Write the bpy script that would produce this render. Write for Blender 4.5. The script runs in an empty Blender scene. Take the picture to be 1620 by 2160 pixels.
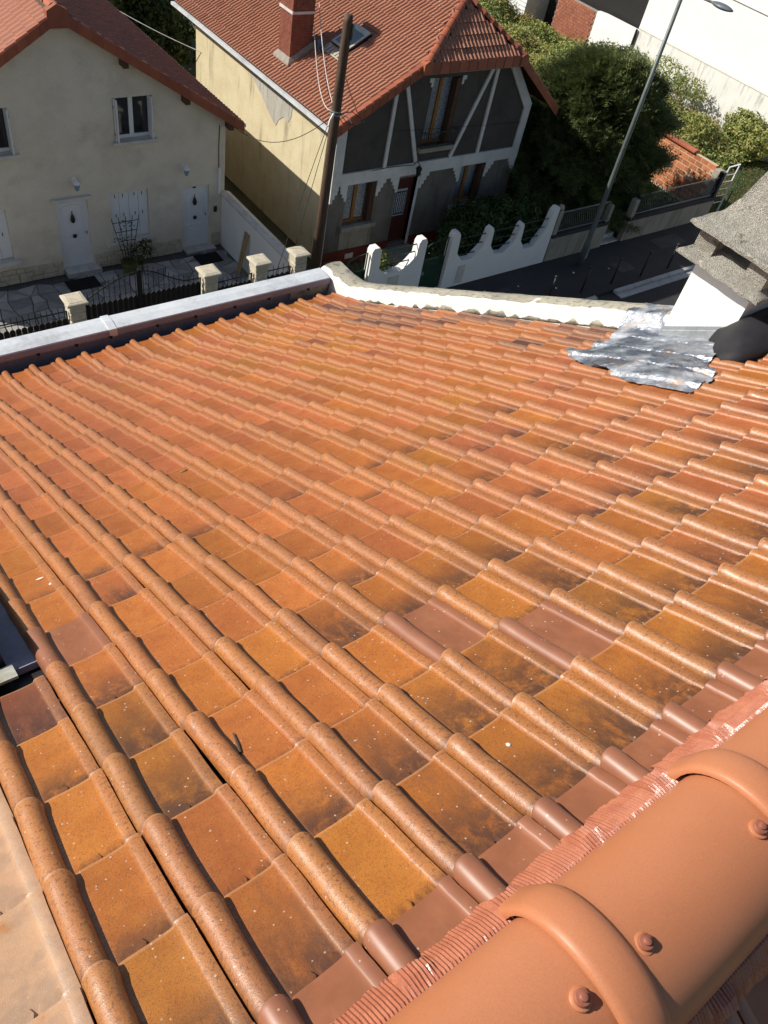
import bpy, math, random
import numpy as np
from mathutils import Vector, Matrix
from mathutils.geometry import tessellate_polygon

R = math.radians
rnd = random.Random(7)
SC = bpy.context.scene
COL = SC.collection

# ------------------------------------------------------------------ camera, sky, sun, exposure
cam_data = bpy.data.cameras.new("camera")
cam = bpy.data.objects.new("camera", cam_data)
COL.objects.link(cam)
cam.location = (-0.50567, -0.21556, 1.79667)
cam.rotation_euler = (R(41.8834), R(-9.7440), R(-35.7584))
cam_data.sensor_fit = 'VERTICAL'
cam_data.sensor_height = 36.0
cam_data.lens = 36.0 * 1665.77 / 2160.0
cam_data.clip_start = 0.05
cam_data.clip_end = 2000.0
SC.camera = cam

SUN_TRAVEL = Vector((1.0, -0.84, -0.95)).normalized()
SUN_ELEV = math.asin(-SUN_TRAVEL.z)
SUN_AZ = math.atan2(-SUN_TRAVEL.x, -SUN_TRAVEL.y)
world = bpy.data.worlds.new("World")
SC.world = world
world.use_nodes = True
wn = world.node_tree
sky = wn.nodes.new('ShaderNodeTexSky')
sky.sky_type = 'NISHITA'
sky.sun_disc = False
sky.sun_elevation = SUN_ELEV
sky.sun_rotation = SUN_AZ % (2 * math.pi)
bg = wn.nodes['Background']
bg.inputs['Strength'].default_value = 0.070
wn.links.new(sky.outputs[0], bg.inputs['Color'])
sun_data = bpy.data.lights.new("sun", 'SUN')
sun_data.energy = 5.0
sun_data.angle = R(0.55)
sun_data.color = (1.0, 0.95, 0.86)
sun = bpy.data.objects.new("sun", sun_data)
COL.objects.link(sun)
sun.location = (-30, 25, 30)
sun.rotation_euler = SUN_TRAVEL.to_track_quat('-Z', 'Y').to_euler()
SC.view_settings.view_transform = 'Standard'
SC.view_settings.look = 'None'
SC.view_settings.exposure = 0.26
SC.view_settings.gamma = 1.0
SC.render.engine = 'CYCLES'
SC.cycles.max_bounces = 6

G = -12.3          # street level (the origin sits on the near roof, first tile row below the ridge)

# ------------------------------------------------------------------ node helper
class NG:
    def __init__(s, name):
        m = bpy.data.materials.new(name); m.use_nodes = True
        s.m = m; s.t = m.node_tree; s.b = s.t.nodes['Principled BSDF']
    def n(s, typ, props=None, ins=None, out=0):
        nd = s.t.nodes.new(typ)
        for k, v in (props or {}).items(): setattr(nd, k, v)
        for k, v in (ins or {}).items(): s.set(nd.inputs[k], v)
        return nd.outputs[out]
    def set(s, sock, v):
        if isinstance(v, bpy.types.NodeSocket): s.t.links.new(v, sock)
        elif isinstance(v, (tuple, list)) and len(v) == 3 and sock.type == 'RGBA': sock.default_value = (*v, 1)
        else: sock.default_value = v
    def coord(s, kind='Object'): return s.t.nodes.new('ShaderNodeTexCoord').outputs[kind]
    def math(s, op, a, b=0.0, c=0.0, clamp=False):
        return s.n('ShaderNodeMath', {'operation': op, 'use_clamp': clamp}, {0: a, 1: b, 2: c})
    def mul(s, a, b): return s.math('MULTIPLY', a, b)
    def add(s, a, b): return s.math('ADD', a, b)
    def noise(s, vec, scale, detail=3.0, rough=0.55, dist=0.0):
        return s.n('ShaderNodeTexNoise', None, {'Vector': vec, 'Scale': scale, 'Detail': detail, 'Roughness': rough, 'Distortion': dist})
    def voro(s, vec, scale, feature='F1', out=0):
        return s.n('ShaderNodeTexVoronoi', {'feature': feature}, {'Vector': vec, 'Scale': scale}, out)
    def step(s, x, lo, hi):
        nd = s.t.nodes.new('ShaderNodeMapRange'); nd.interpolation_type = 'SMOOTHSTEP'
        s.set(nd.inputs[0], x); s.set(nd.inputs[1], lo); s.set(nd.inputs[2], hi)
        return nd.outputs[0]
    def mix(s, f, a, b, blend='MIX'):
        nd = s.t.nodes.new('ShaderNodeMix'); nd.data_type = 'RGBA'; nd.blend_type = blend
        s.set(nd.inputs[0], f); s.set(nd.inputs[6], a); s.set(nd.inputs[7], b)
        return nd.outputs[2]
    def ramp(s, f, stops, interp='LINEAR'):
        nd = s.t.nodes.new('ShaderNodeValToRGB'); nd.color_ramp.interpolation = interp
        el = nd.color_ramp.elements
        while len(el) < len(stops): el.new(0.5)
        for e, (p, c) in zip(el, stops): e.position = p; e.color = (*c, 1)
        s.set(nd.inputs[0], f); return nd.outputs[0]
    def scale(s, v, sc):
        nd = s.t.nodes.new('ShaderNodeVectorMath'); nd.operation = 'MULTIPLY'
        s.set(nd.inputs[0], v); nd.inputs[1].default_value = sc
        return nd.outputs[0]
    def vadd(s, a, b):
        nd = s.t.nodes.new('ShaderNodeVectorMath'); nd.operation = 'ADD'
        s.set(nd.inputs[0], a); s.set(nd.inputs[1], b)
        return nd.outputs[0]
    def comb(s, x=0.0, y=0.0, z=0.0): return s.n('ShaderNodeCombineXYZ', None, {0: x, 1: y, 2: z})
    def sep(s, v):
        nd = s.t.nodes.new('ShaderNodeSeparateXYZ'); s.set(nd.inputs[0], v); return nd.outputs
    def bump(s, h, strength=0.3, dist=0.01, normal=None):
        nd = s.t.nodes.new('ShaderNodeBump')
        nd.inputs['Strength'].default_value = strength; nd.inputs['Distance'].default_value = dist
        s.set(nd.inputs['Height'], h)
        if normal is not None: s.set(nd.inputs['Normal'], normal)
        return nd.outputs[0]
    def done(s, color=None, rough=None, metal=None, normal=None, spec=None, alpha=None, trans=None, emit=None):
        b = s.b
        for k, v in (('Base Color', color), ('Roughness', rough), ('Metallic', metal), ('Normal', normal),
                     ('Specular IOR Level', spec), ('Alpha', alpha), ('Transmission Weight', trans)):
            if v is not None: s.set(b.inputs[k], v)
        return s.m

MATS = {}
def pm(name, c1, c2=None, scale=3.0, rough=0.7, bump=0.0, bscale=40.0, bdist=0.01, metal=0.0, spec=0.4, dirt=None, dscale=1.2, damt=0.5, stretch=(1, 1, 1), fine=0.12, objrand=0.0):
    """two tone procedural material with fine grain, optional dirt blotches and relief"""
    g = NG(name)
    co = g.coord()
    if objrand:
        oi = g.t.nodes.new('ShaderNodeObjectInfo')
        co = g.vadd(co, g.comb(g.mul(oi.outputs['Random'], 37.0), g.mul(oi.outputs['Random'], 91.0), 0.0))
    cs = g.scale(co, stretch)
    c2 = c2 or tuple(x * 0.75 for x in c1)
    col = g.mix(g.step(g.noise(cs, scale, 4.0), 0.3, 0.7), c1, c2)
    if dirt:
        col = g.mix(g.mul(g.step(g.noise(cs, dscale, 5.0, 0.65), 0.45, 0.7), damt), col, dirt)
    fn = g.noise(co, bscale, 3.0, 0.6)
    col = g.mix(fine, col, g.ramp(fn, [(0.3, (0, 0, 0)), (0.7, (1, 1, 1))]), 'OVERLAY')
    if objrand:
        v = g.add(1.0 - objrand, g.mul(oi.outputs['Random'], 2 * objrand))
        col = g.mix(1.0, col, g.n('ShaderNodeCombineColor', None, {0: v, 1: v, 2: v}), 'MULTIPLY')
    nrm = g.bump(fn, bump, bdist) if bump else None
    rr = g.add(rough - 0.08, g.mul(fn, 0.16))
    g.done(col, rr, metal, nrm, spec)
    MATS[name] = g.m
    return g.m

# ------------------------------------------------------------------ geometry helpers
ROOT = {}
class MB:
    def __init__(s): s.v = []; s.f = []
    def poly(s, pts):
        n = len(s.v); s.v += [tuple(p) for p in pts]; s.f.append(tuple(range(n, n + len(pts))))
    def box(s, x0, x1, y0, y1, z0, z1):
        n = len(s.v)
        s.v += [(x0, y0, z0), (x1, y0, z0), (x1, y1, z0), (x0, y1, z0), (x0, y0, z1), (x1, y0, z1), (x1, y1, z1), (x0, y1, z1)]
        s.f += [tuple(n + i for i in q) for q in ((3, 2, 1, 0), (4, 5, 6, 7), (0, 1, 5, 4), (1, 2, 6, 5), (2, 3, 7, 6), (3, 0, 4, 7))]
        return s
    def cbox(s, x0, x1, y0, y1, z0, z1, c=0.02):
        """box with chamfered edges"""
        xs = (x0, x0 + c, x1 - c, x1); ys = (y0, y0 + c, y1 - c, y1); zs = (z0, z0 + c, z1 - c, z1)
        rings = []
        for zi, inset in ((0, 1), (1, 0), (2, 0), (3, 1)):
            z = zs[zi]
            e = c if inset else 0.0
            rings.append([(x0 + c, y0 + e, z), (x1 - c, y0 + e, z), (x1 - e, y0 + c, z), (x1 - e, y1 - c, z),
                          (x1 - c, y1 - e, z), (x0 + c, y1 - e, z), (x0 + e, y1 - c, z), (x0 + e, y0 + c, z)])
        s.loft(rings); return s
    def loft(s, rings, close=True, caps=True):
        n = len(s.v); k = len(rings[0])
        for r in rings: s.v += [tuple(p) for p in r]
        for i in range(len(rings) - 1):
            for j in range(k if close else k - 1):
                a = n + i * k + j; b = n + i * k + (j + 1) % k
                s.f.append((a, b, b + k, a + k))
        if caps and close:
            s.f.append(tuple(n + j for j in reversed(range(k))))
            s.f.append(tuple(n + (len(rings) - 1) * k + j for j in range(k)))
        return s
    def beam(s, p, q, w, h, up=(0, 0, 1)):
        p = Vector(p); q = Vector(q); d = (q - p).normalized(); up = Vector(up)
        a = d.cross(up)
        if a.length < 1e-4: a = d.cross(Vector((1, 0, 0)))
        a.normalize(); b = a.cross(d).normalized()
        a *= w / 2; b *= h / 2
        r = lambda o: [o - a - b, o + a - b, o + a + b, o - a + b]
        s.loft([r(p), r(q)]); return s
    def tube(s, pts, rad, n=8, caps=True):
        pts = [Vector(p) for p in pts]
        rads = rad if isinstance(rad, (list, tuple)) else [rad] * len(pts)
        rings = []; ref = None
        for i, p in enumerate(pts):
            d = (pts[min(i + 1, len(pts) - 1)] - pts[max(i - 1, 0)]).normalized()
            if ref is None:
                ref = d.orthogonal().normalized()
            ref = (ref - d * ref.dot(d)).normalized()
            o = d.cross(ref)
            rings.append([p + (ref * math.cos(2 * math.pi * k / n) + o * math.sin(2 * math.pi * k / n)) * rads[i] for k in range(n)])
        s.loft(rings, True, caps); return s
    def lathe(s, prof, c, n=12, axis=(0, 0, 1)):
        ax = Vector(axis).normalized(); u = ax.orthogonal().normalized(); w = ax.cross(u); c = Vector(c)
        s.loft([[c + ax * z + (u * math.cos(2 * math.pi * k / n) + w * math.sin(2 * math.pi * k / n)) * r for k in range(n)] for r, z in prof]); return s
    def prism(s, pts, vec, holes=()):
        """extrude a polygon (with holes) along vec"""
        vec = Vector(vec)
        loops = [[Vector(p) for p in pts]] + [[Vector(p) for p in h] for h in holes]
        flat = [p for l in loops for p in l]
        tris = tessellate_polygon(loops)
        n = len(s.v); N = len(flat)
        s.v += [tuple(p) for p in flat] + [tuple(p + vec) for p in flat]
        for t in tris:
            s.f.append(tuple(n + i for i in t)); s.f.append(tuple(n + N + i for i in reversed(t)))
        o = 0
        for l in loops:
            k = len(l)
            for i in range(k):
                a = n + o + i; b = n + o + (i + 1) % k
                s.f.append((a, b, b + N, a + N))
            o += k
        return s
    def mesh(s, name, off=(0, 0, 0)):
        me = bpy.data.meshes.new(name)
        ox, oy, oz = off
        me.from_pydata([(x - ox, y - oy, z - oz) for x, y, z in s.v], [], s.f)
        return me
    def build(s, name, mat, parent=None, smooth=False, angle=None):
        off = ROOT.get(parent.name, Vector()) if parent else Vector()
        me = s.mesh(name, off)
        if mat: me.materials.append(mat)
        o = bpy.data.objects.new(name, me); COL.objects.link(o)
        if parent: o.parent = parent
        ROOT[o.name] = off
        if smooth:
            if angle: me.shade_auto(o, angle) if False else None
            me.polygons.foreach_set('use_smooth', [True] * len(me.polygons))
            if angle:
                try: me.set_sharp_from_angle(angle=R(angle))
                except Exception: pass
        return o

def thing(name, label, cat, loc, group=None):
    o = bpy.data.objects.new(name, None); COL.objects.link(o)
    o.location = loc; o.empty_display_size = 0.2
    o['label'] = label; o['category'] = cat
    if group: o['group'] = group
    ROOT[o.name] = Vector(loc)
    return o
def tag(o, label, cat, group=None):
    o['label'] = label; o['category'] = cat
    if group: o['group'] = group
    return o
def struct(name, mb, mat, smooth=False):
    o = mb.build(name, mat, None, smooth); o['kind'] = 'structure'; return o
def piece(name, me, parent, M):
    """child object with shared mesh data, M its world matrix"""
    o = bpy.data.objects.new(name, me); COL.objects.link(o)
    o.parent = parent
    o.matrix_local = Matrix.Translation(-ROOT.get(parent.name, Vector())) @ M
    ROOT[o.name] = ROOT.get(parent.name, Vector())
    return o
def frame(o, x, y, z):
    return Matrix(((x[0], y[0], z[0], o[0]), (x[1], y[1], z[1], o[1]), (x[2], y[2], z[2], o[2]), (0, 0, 0, 1)))
def np_mesh(name, V, F):
    """fast mesh from numpy arrays, F (n,3) or (n,4)"""
    me = bpy.data.meshes.new(name)
    V = np.asarray(V, dtype=np.float32); F = np.asarray(F, dtype=np.int32)
    n, k = F.shape
    me.vertices.add(len(V)); me.vertices.foreach_set('co', V.ravel())
    me.loops.add(n * k); me.loops.foreach_set('vertex_index', F.ravel())
    me.polygons.add(n); me.polygons.foreach_set('loop_start', np.arange(0, n * k, k, dtype=np.int32))
    me.polygons.foreach_set('loop_total', np.full(n, k, dtype=np.int32))
    me.update(); me.validate()
    return me
def link_mesh(name, me, mat, parent=None):
    me.materials.append(mat)
    o = bpy.data.objects.new(name, me); COL.objects.link(o)
    if parent:
        o.parent = parent; o.location = -ROOT[parent.name]
    ROOT[o.name] = ROOT.get(parent.name, Vector()) if parent else Vector()
    return o
# ------------------------------------------------------------------ materials
def near_tile_mat(name, src):
    g = NG(name)
    at = g.t.nodes.new('ShaderNodeAttribute'); at.attribute_name = 'tloc'
    loc = at.outputs['Vector']
    if src == 'OBJ':
        ci = g.t.nodes.new('ShaderNodeObjectInfo'); C, A = ci.outputs['Color'], ci.outputs['Alpha']
    else:
        ci = g.t.nodes.new('ShaderNodeAttribute'); ci.attribute_name = 'tcol'; C, A = ci.outputs['Color'], ci.outputs['Alpha']
    sp = g.t.nodes.new('ShaderNodeSeparateColor'); g.set(sp.inputs[0], C)
    hue, stain, seed = sp.outputs[0], sp.outputs[1], sp.outputs[2]
    P = g.vadd(loc, g.comb(g.mul(seed, 53.0), g.mul(seed, 17.0), g.mul(seed, 91.0)))
    u, v, w = g.sep(loc)
    pal = g.ramp(hue, [(0.0, (0.41, 0.153, 0.026)), (0.2, (0.41, 0.138, 0.028)), (0.4, (0.415, 0.130, 0.036)), (0.6, (0.40, 0.118, 0.044)),
                       (0.78, (0.22, 0.074, 0.042)), (1.0, (0.055, 0.038, 0.042))])
    n1 = g.noise(P, 11.0, 5.0, 0.6, 0.4)
    col = g.mix(g.mul(g.step(n1, 0.35, 0.72), 0.55), pal, g.mix(1.0, pal, (0.72, 0.58, 0.55), 'MULTIPLY'))
    n2 = g.noise(g.scale(P, (3.0, 0.8, 1.0)), 22.0, 4.0, 0.6)
    col = g.mix(g.mul(g.step(n2, 0.5, 0.75), 0.25), col, (0.42, 0.175, 0.04))
    vv = g.add(0.80, g.mul(g.math('FRACT', g.mul(seed, 13.7)), 0.34))
    col = g.mix(1.0, col, g.n('ShaderNodeCombineColor', None, {0: vv, 1: vv, 2: vv}), 'MULTIPLY')
    # sandy, weathered roll: lighter tan on the roll with dark pits
    roll = g.mul(g.step(u, -0.055, -0.03), g.step(u, 0.052, 0.03))
    n3 = g.noise(P, 95.0, 4.0, 0.7)
    rib = g.step(u, 0.166, 0.174)
    roll = g.math('MAXIMUM', roll, g.mul(rib, 0.8))  # rib painted pale: weathered like the roll, plus the sun it catches
    col = g.mix(g.mul(roll, 0.5), col, (0.42, 0.178, 0.062))
    pits = g.mul(g.step(n3, 0.53, 0.62), g.add(0.26, g.mul(roll, 0.40)))
    col = g.mix(pits, col, (0.12, 0.045, 0.02))
    n4 = g.noise(P, 330.0, 2.0, 0.6)
    col = g.mix(g.mul(g.step(n4, 0.54, 0.64), 0.6), col, (0.13, 0.052, 0.026))
    # soot streaks that run down from under the tile above
    wide = g.add(7.0, g.mul(g.math('FRACT', g.mul(seed, 7.3)), 17.0))
    st = g.noise(g.comb(g.mul(g.add(u, g.mul(seed, 9.0)), wide), g.mul(v, g.add(3.0, g.mul(g.math('FRACT', g.mul(seed, 3.1)), 14.0))), g.mul(seed, 40.0)), 1.0, 8.0, 0.74, 0.25)
    reach = g.add(0.28, g.mul(stain, -0.33))
    m = g.mul(g.mul(g.step(v, reach, 0.31), g.step(st, 0.30, 0.58)), g.step(stain, 0.02, 0.4))
    m = g.mul(m, g.math('SUBTRACT', 1.0, g.mul(roll, 0.75)))
    m2 = g.mul(g.step(g.noise(g.scale(P, (1.6, 0.7, 1.0)), 7.0, 8.0, 0.74, 0.1), 0.48, 0.66), g.step(stain, 0.1, 0.9))
    m2 = g.mul(m2, g.math('SUBTRACT', 1.0, g.mul(roll, 0.7)))
    col = g.mix(g.mul(m2, 0.5), col, (0.15, 0.062, 0.03))
    col = g.mix(g.mul(m, 0.86), col, (0.052, 0.030, 0.024))
    # painted: dark gap line plus grime at the upper lap, highlight on the worn lip
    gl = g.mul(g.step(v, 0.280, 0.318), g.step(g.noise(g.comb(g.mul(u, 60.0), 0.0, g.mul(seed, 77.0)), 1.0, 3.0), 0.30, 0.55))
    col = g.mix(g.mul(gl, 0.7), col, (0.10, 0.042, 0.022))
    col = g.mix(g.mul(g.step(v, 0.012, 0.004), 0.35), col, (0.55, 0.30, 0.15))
    # lichen dots and bird splashes
    vd = g.voro(P, 48.0)
    dots = g.mul(g.step(vd, 0.17, 0.10), g.step(g.noise(P, 24.0, 1.0), 0.52, 0.58))
    col = g.mix(g.mul(dots, 0.8), col, (0.5, 0.41, 0.33))
    # pale mortar film (alpha ~0.5) and new brown tiles (alpha ~1)
    isnew = g.step(A, 0.75, 0.9); ispale = g.mul(g.step(A, 0.2, 0.45), g.math('SUBTRACT', 1.0, isnew))
    film = g.mul(ispale, g.mul(g.step(g.noise(P, 6.0, 6.0, 0.65), 0.28, 0.44), g.add(0.6, g.mul(g.noise(P, 60.0, 5.0, 0.7), 0.5))))
    col = g.mix(film, col, g.mix(g.step(g.noise(P, 16.0), 0.4, 0.65), (0.46, 0.29, 0.18), (0.37, 0.245, 0.165)))
    newc = g.mix(g.step(n1, 0.3, 0.7), (0.275, 0.102, 0.049), (0.23, 0.085, 0.041))
    newc = g.mix(g.mul(g.step(g.noise(g.scale(P, (1.0, 0.5, 1.0)), 9.0, 5.0, 0.7), 0.45, 0.75), 0.45), newc, (0.36, 0.155, 0.085))
    newc = g.mix(g.mul(dots, 0.7), newc, (0.6, 0.45, 0.36))
    col = g.mix(isnew, col, newc)
    h = g.add(g.mul(n3, 0.6), g.mul(n4, 0.5))
    rough = g.mix(isnew, g.comb(g.add(0.30, g.mul(n3, 0.24)), 0, 0), (0.44, 0, 0))
    bs = g.t.nodes.new('ShaderNodeBump'); bs.inputs['Distance'].default_value = 0.004
    g.set(bs.inputs['Height'], h); g.set(bs.inputs['Strength'], g.add(0.34, g.mul(isnew, -0.30)))
    rr = g.t.nodes.new('ShaderNodeSeparateColor'); g.set(rr.inputs[0], rough)
    g.done(col, rr.outputs[0], 0.0, bs.outputs[0], g.add(0.30, g.mul(roll, 0.45)))
    g.set(g.b.inputs['Coat Weight'], g.mul(g.mul(roll, g.math('SUBTRACT', 1.0, isnew)), 0.16)); g.b.inputs['Coat Roughness'].default_value = 0.24
    return g.m
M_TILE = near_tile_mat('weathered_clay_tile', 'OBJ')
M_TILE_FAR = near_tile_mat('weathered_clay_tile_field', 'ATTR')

def roof_tile_mat(name, c1, c2, speck, amt, rough=0.6):
    g = NG(name)
    oi = g.t.nodes.new('ShaderNodeObjectInfo')
    co = g.n('ShaderNodeNewGeometry', None, None, 0)
    isl = g.t.nodes.new('ShaderNodeNewGeometry').outputs['Random Per Island']
    f = g.add(g.mul(g.noise(co, 2.2, 4.0), 0.75), g.mul(isl, 0.35))
    col = g.mix(g.step(f, 0.3, 0.8), c1, c2)
    d = g.mul(g.step(g.voro(co, 9.0), 0.17, 0.10), g.step(g.noise(co, 0.55, 3.0), 0.44, 0.62))
    col = g.mix(g.mul(d, amt), col, speck)
    n = g.noise(co, 60.0, 3.0)
    col = g.mix(0.2, col, g.ramp(n, [(0.3, (0, 0, 0)), (0.7, (1, 1, 1))]), 'OVERLAY')
    g.done(col, rough, 0.0, g.bump(n, 0.3, 0.01), 0.35)
    return g.m
M_HT_TILE = roof_tile_mat('old_red_tile', (0.41, 0.185, 0.11), (0.35, 0.15, 0.092), (0.72, 0.66, 0.52), 0.9)
M_SHADED_TILE = roof_tile_mat('shaded_brown_tile', (0.21, 0.085, 0.058), (0.16, 0.066, 0.046), (0.3, 0.2, 0.15), 0.3)  # for the slope turned from the sun, its shade darkened into the colour
M_H1_TILE = roof_tile_mat('red_clay_tile', (0.40, 0.15, 0.085), (0.34, 0.125, 0.072), (0.5, 0.3, 0.2), 0.2)
M_VERGE = pm('verge_tile_clay', (0.36, 0.105, 0.05), (0.27, 0.08, 0.045), 2.0, 0.55, 0.2, 60, objrand=0.15)
M_CAP = pm('smooth_terracotta', (0.46, 0.178, 0.084), (0.44, 0.165, 0.076), 4.0, 0.46, 0.04, 260, 0.002, dirt=(0.44, 0.15, 0.05), dscale=1.4, damt=0.45, fine=0.07)
M_SCREW = pm('painted_screw', (0.33, 0.115, 0.07), None, 30, 0.4)
M_FRINGE = pm('pleated_plastic', (0.40, 0.145, 0.082), (0.33, 0.11, 0.064), 25.0, 0.27, 0.1, 200, spec=0.6)

def stained(name, base, base2, stain, sc=0.9, rough=0.85, bump=0.35, amt=0.8, bscale=35, vert=True, lo=0.5, hi=0.7):
    """render / concrete with vertical run marks"""
    g = NG(name); co = g.coord()
    col = g.mix(g.step(g.noise(co, 1.6, 5.0, 0.6), 0.35, 0.7), base, base2)
    s = g.noise(g.scale(co, (2.6, 2.6, 0.35) if vert else (1, 1, 1)), sc * 2.2, 5.0, 0.62)
    col = g.mix(g.mul(g.step(s, lo, hi), amt), col, stain)
    n = g.noise(co, bscale, 4.0, 0.65)
    col = g.mix(0.15, col, g.ramp(n, [(0.3, (0, 0, 0)), (0.7, (1, 1, 1))]), 'OVERLAY')
    return g.done(col, rough, 0.0, g.bump(n, bump, 0.01), 0.3)
M_WHITE_RENDER = stained('white_render', (0.83, 0.815, 0.76), (0.75, 0.73, 0.66), (0.45, 0.43, 0.37), 2.2, amt=0.3, lo=0.52, hi=0.68, vert=False)
M_LICHEN = stained('lichened_mortar', (0.42, 0.39, 0.31), (0.25, 0.23, 0.185), (0.08, 0.075, 0.058), 9.0, vert=False, bump=0.8, bscale=90)
M_CHIM_WHITE = stained('white_painted_render', (0.82, 0.81, 0.78), (0.78, 0.77, 0.73), (0.5, 0.42, 0.33), 0.8, amt=0.25, lo=0.62, hi=0.8)
def gravel_concrete():
    g = NG('pebbly_concrete'); co = g.coord()
    peb = g.voro(co, 170.0)
    col = g.mix(g.step(peb, 0.25, 0.8), g.mix(g.step(g.noise(co, 60.0), 0.4, 0.6), (0.56, 0.535, 0.47), (0.38, 0.36, 0.31)), (0.26, 0.245, 0.21))
    col = g.mix(g.mul(g.step(g.noise(co, 5.0, 5.0, 0.65, 0.4), 0.46, 0.66), 0.55), col, (0.23, 0.215, 0.18))
    col = g.mix(g.mul(g.step(g.noise(co, 13.0, 4.0, 0.6), 0.6, 0.68), 0.7), col, (0.10, 0.095, 0.075))
    col = g.mix(g.mul(g.step(g.noise(g.vadd(co, (3.0, 1.0, 7.0)), 17.0, 4.0, 0.6), 0.62, 0.68), 0.6), col, (0.62, 0.60, 0.48))
    h = g.add(peb, g.mul(g.noise(co, 45.0, 4.0), 0.8))
    return g.done(col, 0.9, 0.0, g.bump(h, 1.0, 0.008), 0.25)
M_GRAVEL_CONC = gravel_concrete()
M_ZINC = pm('weathered_zinc', (0.70, 0.73, 0.75), (0.62, 0.65, 0.68), 3.0, 0.46, 0.10, 25, 0.004, metal=0.12, spec=0.5, dirt=(0.30, 0.31, 0.33), dscale=2.6, damt=0.45)
M_LEAD = (lambda g: (lambda co: g.done(g.mix(g.step(g.noise(co, 9.0, 5.0), 0.42, 0.62), (0.39, 0.41, 0.45), g.mix(g.step(g.noise(co, 4.0, 3.0), 0.52, 0.68), (0.28, 0.30, 0.34), (0.42, 0.31, 0.235))),
    g.add(0.26, g.mul(g.noise(co, 12.0, 4.0), 0.35)), g.step(g.noise(co, 5.0, 4.0), 0.68, 0.40), g.bump(g.noise(co, 22.0, 5.0, 0.6, 1.2), 0.55, 0.02), 0.6))(g.coord()))(NG('crinkled_lead_sheet'))
M_SHADE_SLATE = pm('shade_toned_slate', (0.27, 0.27, 0.33), (0.22, 0.22, 0.27), 2.0, 0.7, 0.1, 30)  # shade on the parapet's inner face is put into this colour
M_ZINC2 = pm('dull_zinc_flashing', (0.36, 0.38, 0.40), (0.28, 0.30, 0.32), 6.0, 0.42, 0.15, 30, 0.004, metal=0.5, dirt=(0.42, 0.42, 0.41), dscale=5)
M_PALEMORTAR = pm('pale_mortar', (0.58, 0.46, 0.33), (0.5, 0.39, 0.28), 5, 0.9, 0.4, 50)
M_SHADE_LIP = pm('shade_blue_lip', (0.30, 0.30, 0.38), (0.25, 0.25, 0.32), 2.0, 0.7)  # bluish shade of the zinc lip, put into the colour
M_BLACK_SADDLE = pm('dull_black', (0.012, 0.011, 0.014), (0.02, 0.018, 0.022), 4.0, 0.7, 0.2, 30)
M_CLIP = pm('dark_clip', (0.03, 0.028, 0.03))
M_DARKBOX = pm('anthracite_metal', (0.035, 0.033, 0.034), None, 10, 0.45, metal=0.3)
M_ALU = pm('pale_aluminium', (0.55, 0.55, 0.5), (0.42, 0.41, 0.33), 12, 0.45, metal=0.4, dirt=(0.45, 0.36, 0.12), dscale=6)
M_GLASS = NG('window_glass').done((0.02, 0.025, 0.03), 0.04, 0.0, None, 0.8)
M_GLASS_SKY = NG('roof_window_glass').done((0.10, 0.13, 0.17), 0.06, 0.0, None, 1.0)

M_CREAM = stained('cream_roughcast', (0.74, 0.67, 0.555), (0.67, 0.60, 0.49), (0.50, 0.44, 0.35), 0.5, bump=0.9, amt=0.45, bscale=26, vert=False)
M_OCHRE = stained('ochre_render', (0.62, 0.54, 0.36), (0.55, 0.465, 0.29), (0.24, 0.20, 0.13), 0.5, bump=0.4, amt=0.65, lo=0.54, hi=0.72)
M_GREY_PATCH = stained('bare_cement_patch', (0.44, 0.42, 0.37), (0.37, 0.35, 0.30), (0.2, 0.18, 0.15), 1.2)
M_DARK_STUCCO = stained('dark_pebbledash', (0.088, 0.076, 0.068), (0.07, 0.061, 0.054), (0.04, 0.034, 0.03), 0.8, bump=1.0, amt=0.4, bscale=45, vert=False)
M_GREY_STUCCO = stained('grey_pebbledash', (0.185, 0.165, 0.138), (0.145, 0.13, 0.108), (0.06, 0.053, 0.045), 0.8, bump=1.0, amt=0.45, bscale=45)
M_TRIM = pm('white_painted_timber', (0.72, 0.71, 0.68), (0.62, 0.61, 0.58), 1.5, 0.6, 0.15, 30, dirt=(0.42, 0.40, 0.36), dscale=2.5, damt=0.3)
M_PVC = pm('white_door_panel', (0.78, 0.79, 0.80), (0.74, 0.75, 0.76), 1, 0.4)
M_SILL = pm('pale_stone_sill', (0.66, 0.63, 0.57), (0.54, 0.51, 0.46), 3, 0.75, 0.2, 40)
M_CONC = stained('street_concrete', (0.36, 0.325, 0.265), (0.29, 0.26, 0.21), (0.16, 0.14, 0.115), 0.8, amt=0.75)
M_REDPAINT = pm('oxblood_paint', (0.19, 0.035, 0.022), (0.14, 0.028, 0.02), 2, 0.5)
M_REDDOOR = pm('dark_red_door', (0.095, 0.025, 0.018), (0.07, 0.02, 0.016), 2, 0.45, stretch=(8, 8, 1))
M_WOOD = pm('orange_wood', (0.36, 0.145, 0.03), (0.27, 0.10, 0.022), 3, 0.45, stretch=(10, 10, 1))
M_WOODDK = pm('brown_shutter_wood', (0.085, 0.042, 0.022), (0.06, 0.03, 0.017), 3, 0.5, stretch=(10, 10, 1))
M_PLANK = pm('raw_plank', (0.42, 0.29, 0.14), (0.33, 0.22, 0.1), 4, 0.7, stretch=(8, 8, 1))
M_LACE = (lambda g: (lambda co: g.done(g.mix(g.step(g.voro(co, 26.0), 0.25, 0.5), (0.72, 0.74, 0.77), (0.34, 0.36, 0.40)), 0.9))(g.coord()))(NG('lace_curtain'))
M_BLACK = pm('black_iron', (0.018, 0.018, 0.018), None, 10, 0.45)
M_BOARD = pm('dark_brown_gate_board', (0.026, 0.020, 0.017), (0.02, 0.016, 0.014), 5, 0.55, stretch=(8, 8, 1))
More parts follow.
